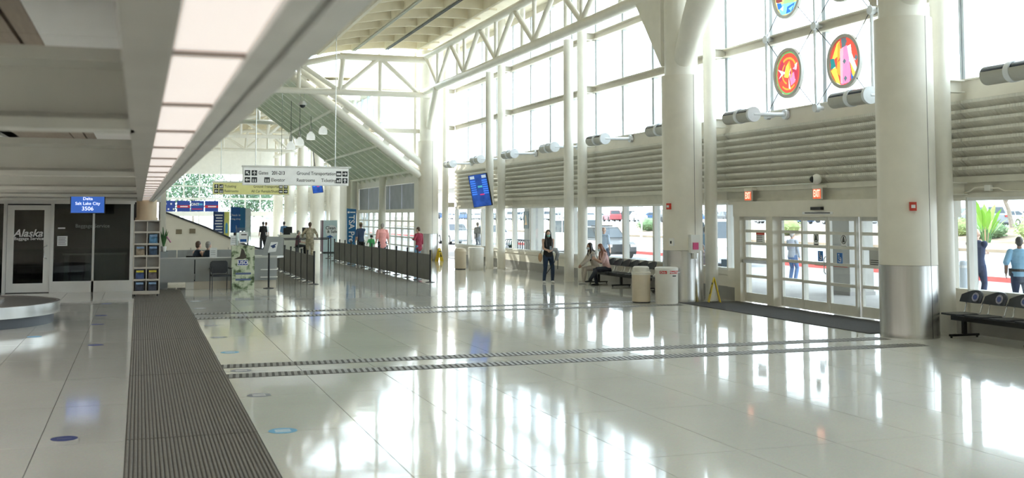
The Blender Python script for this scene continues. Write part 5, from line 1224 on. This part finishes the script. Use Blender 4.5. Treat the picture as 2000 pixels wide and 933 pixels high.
for row,(X0,ys) in enumerate(((69.0,[64.5+5.9*i+(i*i*0.14) for i in range(24)]),(80.0,[74+5.2*i+(i*i*0.2) for i in range(25)]),(97.0,[88+6.4*i+(i*i*0.22) for i in range(25)]))):
    for i,y in enumerate(ys):
        c = cols[(i*3+row*5)%len(cols)]; k = ('suv','sedan','suv','sedan','sedan')[(i+row*2)%5]
        car(k,c,(X0,y,1.3),(PI if (i+row)%3 else 0)+random.uniform(-0.06,0.06) if row else PI/2*0.9,c+' '+('sport utility car' if k == 'suv' else 'sedan')+' in the '+['front','middle','rear'][row]+' car park row, '+ORD[i]+' from the right',full=(row == 0 and i < 8),group=['front','middle','rear'][row]+' row of the car park')
# ---- planting
def leaf_cloud(m, c, r, n, size, rnd):
    for _ in range(n):
        while True:
            p = Vector((rnd.uniform(-1,1),rnd.uniform(-1,1),rnd.uniform(-1,1)))
            if 0.35 < p.length < 1: break
        p = Vector((c[0]+p.x*r[0],c[1]+p.y*r[1],c[2]+p.z*r[2])); a = Vector((rnd.uniform(-1,1),rnd.uniform(-1,1),rnd.uniform(-1,1))).normalized(); b_ = a.orthogonal().normalized(); s = size*rnd.uniform(0.6,1.3)
        m.add([p-a*s,p+b_*s*0.5,p+a*s,p-b_*s*0.5],[(0,1,2,3)])
rnd = random.Random(3)
BUSH = mat('bush_green',(0.22,0.28,0.10),0.7,var=0.3); BUSHD = mat('bush_dark',(0.12,0.20,0.09),0.7,var=0.3); BARK = mat('bark',(0.30,0.25,0.21),0.9,var=0.2,scale=8)
def bush(loc,r,n,mt,label,name='bush'):
    t = thing(name,label,'bush',loc); m = MB(); leaf_cloud(m,(0,0,r[2]),r,n,0.11,rnd); m.ell((0,0,r[2]*0.95),(r[0]*0.8,r[1]*0.8,r[2]*0.85),12,8); o = obj('foliage',m,mt,t); o['kind'] = 'stuff'
    m = MB(); m.tube([(0,0,-0.2),(0,0,r[2])],[0.06,0.03],6); obj('stem',m,BARK,t)
bush((59.5,65.6,0.4),(1.3,1.6,0.75),900,BUSHD,'dark round bush right of the leafy tropical plant')
bush((58.0,59.3,0.3),(1.6,1.8,1.05),1100,BUSH,'big pale bush at the right edge outside')
bush((60.5,69.5,0.5),(1.2,1.4,0.8),700,BUSH,'small bush left of the leafy tropical plant')
bush((58.0,90,0.3),(1.4,1.6,0.9),500,BUSH,'bush outside behind the entrance doors'); bush((58,120,0.3),(1.4,1.8,0.9),500,BUSHD,'bush outside behind the seated women')
pl = thing('tropical_plant','leafy tropical plant with tall green blades outside the right window','plant',(57.0,63.2,0.3))
for k in range(13):
    a = k*2.4; rr = 0.25+0.12*(k%3); hgt = 1.3+0.28*(k%5); ox,oy = rr*math.cos(a),rr*math.sin(a)
    m = MB(); m.tube([(ox*0.5,oy*0.5,0),(ox,oy,hgt*0.55)],[0.045,0.025],6); s_ = obj('stalk',m,mat('stalk_tan',(0.45,0.32,0.2),0.7) if k%3 == 0 else LEAF,pl)
    m = MB(); m.tube([(ox,oy,hgt*0.5),(ox*1.6,oy*1.6,hgt*0.8),(ox*2.3,oy*2.3,hgt*1.12),(ox*3.0,oy*3.0,hgt*1.3)],[(0.03,0.01),(0.2,0.012),(0.17,0.012),(0.01,0.004)],8,lat=(-math.sin(a),math.cos(a),0)); obj('blade',m,translucent('blade_green',(0.28,0.52,0.08),0.4),s_)
def tree(loc,h,r,n,label,mt,lean=0.0):
    t = thing('tree',label,'tree',loc); m = MB(); m.tube([(0,0,-0.3),(lean*0.3,0,h*0.3),(lean*0.8,0.1,h*0.62),(lean,0,h)],[0.2,0.16,0.12,0.05],8); m.tube([(lean*0.5,0,h*0.45),(lean*0.5+r*0.5,0.3,h*0.8)],[0.1,0.04],6); m.tube([(lean*0.5,0,h*0.45),(lean*0.5-r*0.4,-r*0.4,h*0.8)],[0.1,0.04],6); obj('trunk',m,BARK,t)
    m = MB()
    for q in range(6): leaf_cloud(m,(lean+rnd.uniform(-.5,.5)*r,rnd.uniform(-.5,.5)*r,h+rnd.uniform(-.25,.35)*r),(r*0.7,r*0.7,r*0.5),n//6,0.2,rnd)
    o = obj('crown',m,mt,t); o['kind'] = 'stuff'
TREEG = mat('tree_green',(0.18,0.26,0.08),0.7,var=0.35)
tree((64.2,68.3,1.3),4.4,3.0,2600,'leaning tree in front of the parked cars at the right',TREEG,-1.1)
for i,(x,y) in enumerate(((88,110),(90,140),(88,175),(105,130),(92,215),(110,90),(90,92))): tree((x,y,1.3),5.5,3.6,1500,ORD[i]+' car park tree far beyond the cars',TREEG)
for i,(x,y,h) in enumerate(((1.5,129,7.0),(11.5,130,7.4),(6.2,139,8.4),(-6,141,8.4),(18.5,142,8.4))): tree((x,y,-0.1),h*0.6,h*0.5,2400,ORD[i]+' leafy tree behind the glazed end of the far hall',mat('tree_deep',(0.06,0.13,0.06),0.7,var=0.35))
# ---- street furniture
t = thing('road_sign','diamond road sign seen from behind beyond the patrol car','sign',(31.0,65.2,-0.1)); m = MB(); m.prism([(-0.75,2.55),(0,1.8),(0.75,2.55),(0,3.3)],0,-0.03,0.0); obj('panel',m,ALU,t); m = MB(); m.cyl((0.05,0,0),(0.05,0,3.3),0.05,n=8); obj('post',m,ALU,t)
t = thing('street_railing','pale street railing beyond the sidewalk','railing',(30.4,56,0.02))
for z in (0.15,0.55,1.0): m = MB(); m.cyl((0,0,z),(0,14,z),0.03,n=8); obj('rail',m,ALU,t)
for k in range(8): m = MB(); m.cyl((0,2*k,0),(0,2*k,1.05),0.035,n=8); obj('post',m,ALU,t)
t = thing('cart_rack','dark rack of nested luggage carts outside the windows','rack',(18.2,52,-0.02))
for k in range(9): m = MB(); m.tube([(0,0.35*k,0.08),(0,0.35*k,0.9),(0.1,0.35*k+0.1,1.0),(0.5,0.35*k+0.1,1.0),(0.6,0.35*k,0.9),(0.6,0.35*k,0.08)],0.022,6); obj('cart_frame',m,DARKMETAL,t)
m = MB(); m.box(-0.05,0.65,-0.2,3.2,0.0,0.08); obj('track',m,DARKMETAL,t)
t = thing('pillar_notice','dark poster with an orange cart picture on a pillar outside','sign',(19.07,53.9,1.55)); m = MB(); m.box(-0.02,0,-0.35,0.35,0,0.9); obj('board',m,mat('poster_teal',(0.05,0.09,0.10),0.5),t); m = MB(); m.prism([(-0.2,0.2),(0.2,0.2),(0.05,0.35),(0.12,0.7),(0.0,0.7),(-0.1,0.35)],0,-0.025,-0.02); obj('cart_print',m,mat('poster_orange',(0.8,0.45,0.15),0.5),t)

def outdoor_chair(loc, rz, label):
    t = thing('outdoor_chair', label, 'chair', loc, rz, 'chairs on the sidewalk'); BL = mat('chair_blue_grey',(0.12,0.17,0.24),0.6)
    m = MB(); m.box(-0.25,0.25,-0.24,0.24,0.40,0.45); obj('seat',m,BL,t); m = MB(); m.box(-0.25,0.25,0.24,0.28,0.45,0.95); obj('backrest',m,BL,t)
    for sx in (-0.26,0.26):
        m = MB(); m.tube([(sx,-0.24,0),(sx,-0.24,0.62),(sx,0.24,0.64)],0.015,8); obj('leg',m,DARKMETAL,t); m = MB(); m.tube([(sx,0.26,0),(sx,0.26,0.8)],0.015,8); obj('leg',m,DARKMETAL,t)
outdoor_chair((16.55,30.25,-0.02),-PI/2+0.5,'blue-grey chair under the man in the striped shirt outside')
outdoor_chair((16.5,29.0,-0.02),-PI/2+0.5,'empty blue-grey chair outside, right of the slim column')
# ================================================================== PEOPLE
PENDING = []
def V(*a): return Vector(a)
def ik(a, c, l1, l2, hint):
    d = c-a; L = min(d.length, (l1+l2)*0.999); u = d.normalized(); k = (l1*l1 - l2*l2 + L*L)/(2*L); hgt = math.sqrt(max(0, l1*l1-k*k))
    h = hint - u*u.dot(hint); h = h.normalized() if h.length > 1e-5 else u.orthogonal()
    return a + u*k + h*hgt, a + u*L
SK = [mat('skin_light',(0.62,0.40,0.30),0.55,var=0.04), mat('skin_tan',(0.45,0.27,0.19),0.55,var=0.04), mat('skin_brown',(0.22,0.12,0.08),0.55,var=0.04)]
def remeshed(o, vox):
    md = o.modifiers.new('skin','REMESH'); md.mode = 'VOXEL'; md.voxel_size = vox; md.use_smooth_shade = True
    sm = o.modifiers.new('smooth','SMOOTH'); sm.iterations = 3; sm.factor = 0.5
    PENDING.append(o)
def person(label, loc, rz, H=1.72, skin=0, top=None, sleeve=0.5, bottom=None, blen=1.0, shoe=BLACK, hair=None, hairstyle='short', pel=(0,0,0.93), lean=0.0, side=0.0, wl=None, wr=None, al=None, ar=None, head=(0,0), group=None, vox=0.011, mask=None, hat=None, build=1.0, eyes=True, hem=0.0):
    t = thing('person', label, 'person', loc, rz, group); s = H/1.72; sk = SK[skin]; P = lambda v: tuple(Vector(v)*s)
    def tb(m, pts, rad, lat=None, n=12):
        m.tube([P(p) for p in pts], [tuple(q*s for q in r) if isinstance(r,(list,tuple)) else r*s for r in rad], n, lat, 'round')
    pel = V(*pel); up = V(math.sin(side), -math.sin(lean), math.cos(lean)*math.cos(side)).normalized(); X = V(1,0,0)
    fwd = up.cross(X)*-1
    fwd = V(0,-1,0) - up*up.dot(V(0,-1,0)); fwd.normalize()
    chest = pel+up*0.33; sho = pel+up*0.50; nb = pel+up*0.55; B = build
    sl, sr = sho+X*0.165*B, sho-X*0.165*B
    hl, hr = pel+X*0.085*B-up*0.03, pel-X*0.085*B-up*0.03
    wl = V(*wl) if wl else V(0.27*B,-0.03,pel.z-0.12); wr = V(*wr) if wr else V(-0.27*B,-0.03,pel.z-0.12)
    al = V(*al) if al else V(0.10,0.0,0.09); ar = V(*ar) if ar else V(-0.10,0.0,0.09)
    el, wl = ik(sl, wl, 0.29, 0.26, V(0.35,1,-0.2)); er, wr = ik(sr, wr, 0.29, 0.26, V(-0.35,1,-0.2))
    kl, al = ik(hl, al, 0.43, 0.42, V(0.08,-1,0.15)); kr, ar = ik(hr, ar, 0.43, 0.42, V(-0.08,-1,0.15))
    hc = nb + up*0.10 + V(0,-0.02,0) ; Mh = Matrix.Rotation(head[0],3,'Z') @ Matrix.Rotation(head[1],3,'X'); hc = nb + up*0.06 + Mh @ V(0,-0.02,0.12)
    HH = lambda x,y,z: hc + Mh @ V(x,y,z)
    def torso(m, g, lo=-0.06, hi=0.50):
        rows = [(lo,0.160*B+g,0.112*B+g),(0.06,0.150*B+g,0.108*B+g),(0.16,0.135*B+g,0.098*B+g),(0.30,0.158*B+g,0.112*B+g),(0.42,0.168*B+g,0.105*B+g),(hi,0.125*B+g,0.078+g)]
        tb(m, [pel+up*a for a,_,_ in rows], [(b_,c) for _,b_,c in rows], X, 16)
    def arm(m, a, e, w_, g, f=1.0):
        if f > 0.55: tb(m, [a,e,e+(w_-e)*((f-0.5)*2)], [0.056*B+g,0.043*B+g,0.034+g])
        elif f > 0: tb(m, [a,a+(e-a)*(f*2)], [0.058*B+g,0.050*B+g])
    def leg(m, h_, k, a, g, f=1.0):
        if f > 0.6: tb(m, [h_,h_+(k-h_)*0.5,k,k+(a-k)*0.35,k+(a-k)*(2*f-1)], [0.088*B+g,0.076*B+g,0.056+g,0.056+g,0.040+g*1.2])
        else: tb(m, [h_,h_+(k-h_)*(2*f)], [0.088*B+g,0.070*B+g])
    m = MB(); torso(m,0.0); tb(m,[nb-up*0.06,nb+up*0.09],[0.060,0.052])
    m.ell(P(hc+Mh@V(0,0.01,0.02)),P((0.076,0.096,0.105)),16,12,Mh); m.ell(P(HH(0,-0.03,-0.055)),P((0.056,0.062,0.065)),12,10,Mh)
    tb(m,[HH(0,-0.085,0.015),HH(0,-0.108,-0.022)],[0.010,0.015]); m.ell(P(HH(0,-0.088,-0.06)),P((0.024,0.014,0.010)),8,6,Mh)
    for q in (-1,1): m.ell(P(HH(0.079*q,0.012,-0.005)),P((0.013,0.022,0.034)),8,6,Mh)
    for a,e,w_,q in ((sl,el,wl,1),(sr,er,wr,-1)):
        arm(m,a,e,w_,0.0); d = (w_-e).normalized(); n_ = V(-q,0,0) - d*d.dot(V(-q,0,0)); n_ = n_.normalized() if n_.length > 1e-4 else d.orthogonal(); lt = d.cross(n_).normalized()
        pc = w_+d*0.05; tb(m,[w_,pc,w_+d*0.085],[(0.030,0.018),(0.042,0.017),(0.038,0.014)],lt,10)
        for fi,fl in ((-1.5,0.062),(-0.5,0.078),(0.5,0.082),(1.5,0.070)):
            b0 = w_+d*0.085+lt*(0.021*fi); tb(m,[b0,b0+d*fl*0.5+n_*0.008,b0+d*fl*0.85+n_*0.03],[0.0095,0.0090,0.0075],None,8)
        b0 = w_+d*0.03+lt*-0.034; tb(m,[b0,b0+d*0.035+lt*-0.026+n_*0.012,b0+d*0.07+lt*-0.028+n_*0.03],[0.013,0.011,0.009],None,8)
    for h_,k,a in ((hl,kl,al),(hr,kr,ar)):
        leg(m,h_,k,a,0.0); tb(m,[a+V(0,0.03,-0.045),a+V(0,-0.08,-0.055),a+V(0,-0.15,-0.062)],[(0.034,0.036),(0.042,0.028),(0.036,0.020)],X,10)
    remeshed(obj('body',m,sk,t),vox*s)
    if top:
        m = MB(); torso(m,0.017,-0.05-hem,0.505); 
        for a,e,w_ in ((sl,el,wl),(sr,er,wr)): arm(m,a,e,w_,0.015,sleeve)
        remeshed(obj('shirt',m,top,t),vox*s)
    if bottom:
        m = MB(); tb(m,[pel-up*0.07,pel+up*0.0,pel+up*0.09],[(0.162*B+0.012,0.114*B+0.012),(0.158*B+0.012,0.112*B+0.012),(0.142*B+0.012,0.104*B+0.012)],X,16)
        for h_,k,a in ((hl,kl,al),(hr,kr,ar)): leg(m,h_,k,a,0.013,blen)
        remeshed(obj('trousers',m,bottom,t),vox*s)
    for a in (al,ar):
        m = MB(); tb(m,[a+V(0,0.045,-0.050),a+V(0,-0.08,-0.056),a+V(0,-0.17,-0.064)],[(0.042,0.040),(0.050,0.032),(0.042,0.024)],X,12); obj('shoe',m,shoe,t,smooth=60)
    if hair:
        m = MB(); m.ell(P(HH(0,0.028,0.045)),P((0.086,0.094,0.096)),16,12,Mh)
        if hairstyle in ('short',): m.ell(P(HH(0,0.055,-0.01)),P((0.074,0.062,0.085)),12,10,Mh)
        if hairstyle == 'curly':
            for q in range(14): m.ell(P(HH(0.08*math.cos(q*2.4),0.03+0.07*math.sin(q*2.4),0.04+0.05*math.cos(q))),P((0.045,0.045,0.045)),8,6)
        if hairstyle == 'long':
            tb(m,[HH(0,0.06,0.03),HH(0,0.085,-0.12),sho+up*0.02-fwd*0.105,pel+up*0.27-fwd*0.135],[(0.078,0.05),(0.085,0.045),(0.10,0.035),(0.06,0.02)],X,12)
            for q in (-1,1): tb(m,[HH(0.07*q,0.01,0.03),HH(0.085*q,0.0,-0.11),sho+X*0.10*q+fwd*0.085+up*0.0,pel+up*0.28+X*0.085*q+fwd*0.14],[(0.028,0.045),(0.032,0.045),(0.04,0.03),(0.025,0.015)],None,10)
        remeshed(obj('hair',m,hair,t),vox*s)
    if hat:
        m = MB(); m.ell(P(HH(0,0.01,0.075)),P((0.09,0.105,0.075)),16,10,Mh); hh = obj('hat',m,hat,t,smooth=60)
        m = MB(); m.ell(P(HH(0,-0.01,0.06)),P((0.155,0.175,0.012)),20,6,Mh); obj('brim',m,hat,hh,smooth=60)
    if mask: m = MB(); m.ell(P(HH(0,-0.055,-0.045)),P((0.062,0.058,0.055)),14,10,Mh); obj('face_mask',m,mask,t,smooth=60)
    if eyes:
        for q in (-1,1): m = MB(); m.ell(P(HH(0.031*q,-0.083,0.018)),P((0.011,0.006,0.006)),8,6,Mh); obj('eye',m,BLACKPRINT,t)
    t['_'] = 0; del t['_']
    return t, dict(wl=P(wl),wr=P(wr),hc=P(hc),sl=P(sl),sr=P(sr),pel=P(pel),el=P(el),er=P(er))
def fab(n,c,v=0.08,s=20): return mat('fabric_'+n,c,0.85,var=v,scale=s)
DKHAIR = mat('hair_dark',(0.025,0.018,0.014),0.45,var=0.3,scale=30); REDHAIR = mat('hair_auburn',(0.20,0.07,0.035),0.45,var=0.3,scale=30); BRHAIR = mat('hair_brown',(0.09,0.05,0.03),0.5,var=0.3,scale=30); GREYHAIR = mat('hair_grey',(0.32,0.30,0.28),0.6,var=0.2,scale=30)
JEANS = fab('dark_jeans',(0.025,0.045,0.085)); BLK = fab('black',(0.018,0.018,0.02)); TEALM = fab('teal_mask',(0.25,0.55,0.50)); WHM = fab('pale_mask',(0.6,0.7,0.75)); WSHOE = mat('white_shoe',(0.7,0.7,0.68),0.6)
def phone(loc, parent_loc, rz, label):
    t = thing('phone',label,'phone',loc,rz); m = MB(); m.box(-0.037,0.037,-0.004,0.004,-0.07,0.07); obj('case',m,BLACK,t); m = MB(); m.box(-0.034,0.034,-0.006,-0.004,-0.064,0.064); obj('screen',m,mat('phone_screen',(0.3,0.35,0.4),0.2),t)
def world(root, p):
    return Matrix.Translation(root.location) @ Matrix.Rotation(root.rotation_euler[2],4,'Z') @ Vector(p)
# standing woman with phone
t,j = person('woman in black top and mask standing with a phone by the columns',(13.0,34.55,0),-0.15,1.70,0,fab('black_top',(0.02,0.02,0.022)),0.0,JEANS,1.0,WSHOE,DKHAIR,'long',wl=(0.06,-0.27,1.10),wr=(-0.08,-0.28,1.10),al=(0.15,0,0.09),ar=(-0.14,0,0.09),head=(-0.1,0.35),mask=TEALM,vox=0.009)
p = world(t,(0,-0.41,1.16)); phone(tuple(p),None,-0.15,'phone held by the standing woman')
b_ = thing('handbag','tan handbag at the standing woman\'s right hip','bag',tuple(world(t,(-0.27,0.0,0.70))),-0.15); m = MB(); m.ell((0,0,0.14),(0.07,0.13,0.15),12,10); obj('pouch',m,mat('tan_leather',(0.45,0.27,0.14),0.5),b_,smooth=60); m = MB(); m.tube([(0.01,-0.08,0.26),(0.06,-0.03,0.5),(0.13,0.0,0.74),(0.15,0.04,0.5),(0.02,0.08,0.26)],0.008,6); obj('strap',m,BLACK,b_)
jk = thing('jacket','grey jacket draped over the standing woman\'s arm','jacket',tuple(world(t,(0.17,-0.17,0.80))),-0.15); m = MB(); m.tube([(-0.08,-0.02,0.30),(0.05,-0.03,0.30),(0.13,0.02,0.15),(0.09,0.03,-0.04)],[(0.05,0.06),(0.11,0.075),(0.12,0.06),(0.05,0.03)],12,caps='round'); obj('cloth',m,fab('grey_jacket',(0.36,0.37,0.39)),jk,smooth=60)
m = MB(); m.tube([(0.1,-0.02,0.3),(0.0,-0.07,-0.1),(-0.28,-0.05,-0.5)],0.012,6); obj('strap',m,BLACK,jk); m = MB(); m.tube([(0.14,0.0,0.25),(0.12,0.02,-0.35)],0.012,6); obj('strap',m,BLACK,jk)
# two seated women, facing -X
BEIGE = fab('beige_knit',(0.50,0.44,0.38)); BEIGEP = fab('beige_check',(0.47,0.41,0.36),0.2,60)
person('woman with long dark hair in beige seated by the slim columns',(14.30,33.60,0),-PI/2,1.66,1,BEIGE,1.0,BEIGEP,1.0,WSHOE,DKHAIR,'long',pel=(0,0.02,0.56),lean=0.32,wl=(0.05,-0.50,0.64),wr=(-0.05,-0.50,0.64),al=(0.12,-0.48,0.09),ar=(-0.10,-0.38,0.09),head=(0.1,0.15),mask=WHM,vox=0.009)
t,j = person('woman with auburn hair and pink shirt seated looking at a phone',(14.30,32.65,0),-PI/2,1.66,0,fab('pink_shirt',(0.72,0.47,0.45)),0.45,fab('dark_denim',(0.03,0.035,0.05)),1.0,BLACK,REDHAIR,'long',pel=(0,0.02,0.56),lean=0.30,wl=(0.05,-0.42,0.88),wr=(-0.07,-0.42,0.88),al=(0.05,-0.62,0.20),ar=(-0.06,-0.35,0.09),head=(0.0,0.45),mask=WHM,vox=0.009)
p = world(t,(0,-0.53,0.94)); phone(tuple(p),None,-PI/2,'phone held by the auburn-haired woman')
# man behind the column
person('man in a striped shirt seated outside, seen between thick and slim column',(16.55,30.25,-0.02),-PI/2+0.5,1.72,1,fab('striped',(0.42,0.36,0.40),0.5,14),0.45,BLK,1.0,BLACK,BRHAIR,'short',pel=(0,0.02,0.56),lean=0.25,wl=(0.12,-0.42,0.72),wr=(-0.12,-0.42,0.72),al=(0.12,-0.45,0.09),ar=(-0.12,-0.45,0.09),head=(0,0.4))
# walking group, seen from behind (facing +Y)
person('man in straw hat and navy shirt walking with a child',(10.80,56.0,0),PI+0.1,1.80,1,fab('navy_shirt',(0.05,0.08,0.15)),0.5,BLK,1.0,BLACK,BRHAIR,'short',wr=(0.27,-0.02,0.86),wl=(-0.0+0.27,-0.02,0.86),al=(0.1,0.12,0.09),ar=(-0.1,-0.14,0.09),hat=fab('straw_hat',(0.45,0.36,0.24)),vox=0.013)
person('small child in a green shirt holding the man\'s hand',(11.33,55.9,0),PI,1.18,1,fab('green_shirt',(0.08,0.42,0.14)),0.5,fab('navy_shorts',(0.03,0.05,0.12)),0.55,BLACK,DKHAIR,'curly',wl=(0.34,0.0,1.12),al=(0.1,0.1,0.09),ar=(-0.1,-0.1,0.09),vox=0.016)
person('man in a pink shirt seen from behind beside the barrier',(11.05,51.9,0),PI,1.80,0,fab('salmon_shirt',(0.85,0.38,0.36)),0.55,JEANS,1.0,BLACK,GREYHAIR,'short',build=1.15,al=(0.12,0.12,0.09),ar=(-0.12,-0.12,0.09),hem=0.10,vox=0.013)
t,j = person('woman in a patterned red blouse and jeans by the far thick column',(11.85,47.9,0),PI+0.5,1.66,0,fab('red_pattern',(0.30,0.03,0.06),0.9,45),0.75,fab('light_jeans',(0.16,0.30,0.48)),1.0,WSHOE,BRHAIR,'short',wl=(0.22,-0.2,1.25),hem=0.10,head=(0.3,0.2),vox=0.012)
bg_ = thing('shopping_bag','red bag carried by the man in the pink shirt','bag',(10.73,51.8,0.48)); m = MB(); m.ell((0,0,0.13),(0.14,0.09,0.13),12,8); obj('sack',m,fab('red_bag',(0.55,0.02,0.03)),bg_,smooth=60); m = MB(); m.tube([(-0.05,0,0.22),(0,0,0.34),(0.05,0,0.22)],0.008,6); obj('handle',m,BLACK,bg_)
# soldier and far travellers
CAMF = fab('camo_uniform',(0.40,0.34,0.24),0.45,9)
t,j = person('person in tan camouflage uniform with backpack beyond the barriers',(8.2,56.0,0),PI-0.2,1.82,1,CAMF,1.0,CAMF,1.0,BLACK,BRHAIR,'short',wl=(0.35,-0.1,1.1),wr=(-0.35,-0.1,1.1),build=1.1,vox=0.013)
k_ = thing('backpack','camouflage backpack worn by the uniformed person','bag',tuple(world(t,(0,0.2,1.05))),PI-0.2); m = MB(); m.ell((0,0.02,0.22),(0.19,0.12,0.27),14,10); obj('pack',m,CAMF,k_,smooth=60); m = MB(); m.tube([(0.12,-0.1,0.42),(0.14,-0.12,0.2)],0.02,6); m.tube([(-0.12,-0.1,0.42),(-0.14,-0.12,0.2)],0.02,6); obj('strap',m,BLK,k_)
person('far traveller in black standing at the check-in podiums',(7.87,75,0),PI,1.75,1,BLK,0.5,BLK,1.0,BLACK,DKHAIR,'short',vox=0.018,eyes=False)
person('far traveller in a white shirt at the check-in podiums',(8.27,77,0),PI+0.6,1.72,0,fab('white_shirt',(0.7,0.7,0.68)),0.5,BLK,1.0,BLACK,BRHAIR,'short',vox=0.018,eyes=False)
person('far traveller in a blue top near the camouflage backpack',(9.25,75,0),PI-0.5,1.75,0,fab('blue_top',(0.12,0.25,0.45)),0.5,fab('khaki',(0.35,0.25,0.15)),1.0,BLACK,DKHAIR,'short',vox=0.018,eyes=False)
person('seated far traveller in dark clothes beside the podium',(8.6,63.5,0),PI/2,1.70,0,fab('plum',(0.18,0.08,0.10)),0.5,BLK,1.0,BLACK,GREYHAIR,'short',pel=(0,0.02,0.54),lean=0.1,al=(0.12,-0.42,0.09),ar=(-0.12,-0.42,0.09),wl=(0.1,-0.35,0.7),wr=(-0.1,-0.35,0.7),vox=0.018,eyes=False)
sc_ = thing('stool','dark stool under the seated far traveller','stool',(8.58,63.5,0)); m = MB(); m.lathe([(0,0.40),(0.2,0.40),(0.2,0.44),(0,0.44)],16); obj('seat',m,BLACK,sc_); m = MB(); m.lathe([(0,0),(0.18,0),(0.18,0.02),(0.03,0.03),(0.03,0.4),(0,0.4)],16); obj('pedestal',m,DARKMETAL,sc_)
# counter staff
VEST = fab('navy_vest',(0.03,0.045,0.07)); 
for (x,y,rz,lab,hr) in ((2.07,36.35,PI*0.72,'grey-haired volunteer in a dark vest seated at the service counter',GREYHAIR),(1.78,36.75,PI*0.72,'second volunteer seated farther back at the service counter',BRHAIR)):
    person(lab,(x,y,0),rz,1.72,0,VEST,0.0,BLK,1.0,BLACK,hr,'short',pel=(0,0.02,0.56),lean=0.12,al=(0.12,-0.42,0.09),ar=(-0.12,-0.42,0.09),wl=(0.12,-0.4,0.78),wr=(-0.12,-0.4,0.78),vox=0.013,eyes=False)
    st = thing('task_chair','task chair under the '+('grey-haired' if hr is GREYHAIR else 'second')+' volunteer at the counter','chair',(x,y,0),rz); m = MB(); m.box(-0.23,0.23,-0.2,0.22,0.41,0.46); obj('seat',m,BLK,st); m = MB(); m.box(-0.21,0.21,0.22,0.26,0.5,0.95); obj('backrest',m,BLK,st); m = MB(); m.lathe([(0,0),(0.25,0),(0.25,0.03),(0.03,0.06),(0.03,0.41),(0,0.41)],12); obj('pedestal',m,DARKMETAL,st); m = MB(); m.box(-0.03,0.03,0.2,0.25,0.42,0.6); obj('back_post',m,DARKMETAL,st)
# officers and people outside
OFF = fab('officer_blue',(0.22,0.42,0.60)); NVY = fab('officer_navy',(0.025,0.04,0.09))
t,j = person('officer in light blue shirt with back to the window outside',(19.35,20.4,-0.02),2.35,1.70,2,OFF,0.5,NVY,1.0,BLACK,DKHAIR,'short',build=1.18,wl=(0.3,0.05,0.95),wr=(-0.16,-0.25,1.35))
bt = thing('duty_belt','black duty belt worn by the light blue officer','belt',tuple(world(t,(0,0,1.0))),2.35); m = MB(); m.tube([(0,0,-0.03),(0,0,0.03)],[(0.205,0.15),(0.205,0.15)],20,lat=(1,0,0)); obj('strap',m,BLACK,bt); m = MB(); m.box(0.17,0.24,-0.06,0.06,-0.14,0.04); m.box(-0.24,-0.17,-0.05,0.07,-0.12,0.04); obj('pouch',m,BLACK,bt)
t,j = person('officer in navy uniform with folded arms outside behind the mullion',(20.4,22.95,-0.02),2.0,1.85,0,NVY,1.0,NVY,1.0,BLACK,None,'short',wl=(-0.05,-0.24,1.2),wr=(0.05,-0.24,1.22),build=1.12)
GH = fab('grey_hoodie',(0.30,0.32,0.36))
person('person in a grey hoodie outside the left sliding leaf',(22.3,34.3,-0.14),2.0,1.75,1,GH,1.0,fab('blue_jeans',(0.10,0.16,0.30)),1.0,BLACK,GREYHAIR,'short',wl=(0.1,-0.3,1.2))
person('person in pale top and blue jeans outside the right sliding leaf',(20.9,28.4,-0.02),2.6,1.75,0,fab('pale_top',(0.5,0.52,0.55)),1.0,fab('bright_jeans',(0.08,0.22,0.48)),1.0,BLACK,BRHAIR,'short')
person('bald person in a pale blue shirt outside behind the seated women',(17.8,40.9,-0.02),2.3,1.72,0,fab('pale_blue_shirt',(0.45,0.55,0.68)),0.5,JEANS,1.0,BLACK,None,'short')
person('person in dark blue beside the thick column outside',(20.6,37.6,-0.02),2.0,1.78,1,fab('dusk_blue',(0.12,0.22,0.32)),0.5,JEANS,1.0,BLACK,DKHAIR,'short')
person('distant person in dark clothes on the sidewalk by the far windows',(20.0,65.6,-0.02),2.3,1.75,1,BLK,0.5,JEANS,1.0,BLACK,DKHAIR,'short',vox=0.016,eyes=False)
# one evaluation for all remeshed bodies and clothes
dg = bpy.context.evaluated_depsgraph_get()
for o in PENDING:
    me = bpy.data.meshes.new_from_object(o.evaluated_get(dg), depsgraph=dg)
    mt = o.data.materials[0]; o.modifiers.clear(); o.data = me
    if len(me.materials) == 0: me.materials.append(mt)
    me.shade_smooth()
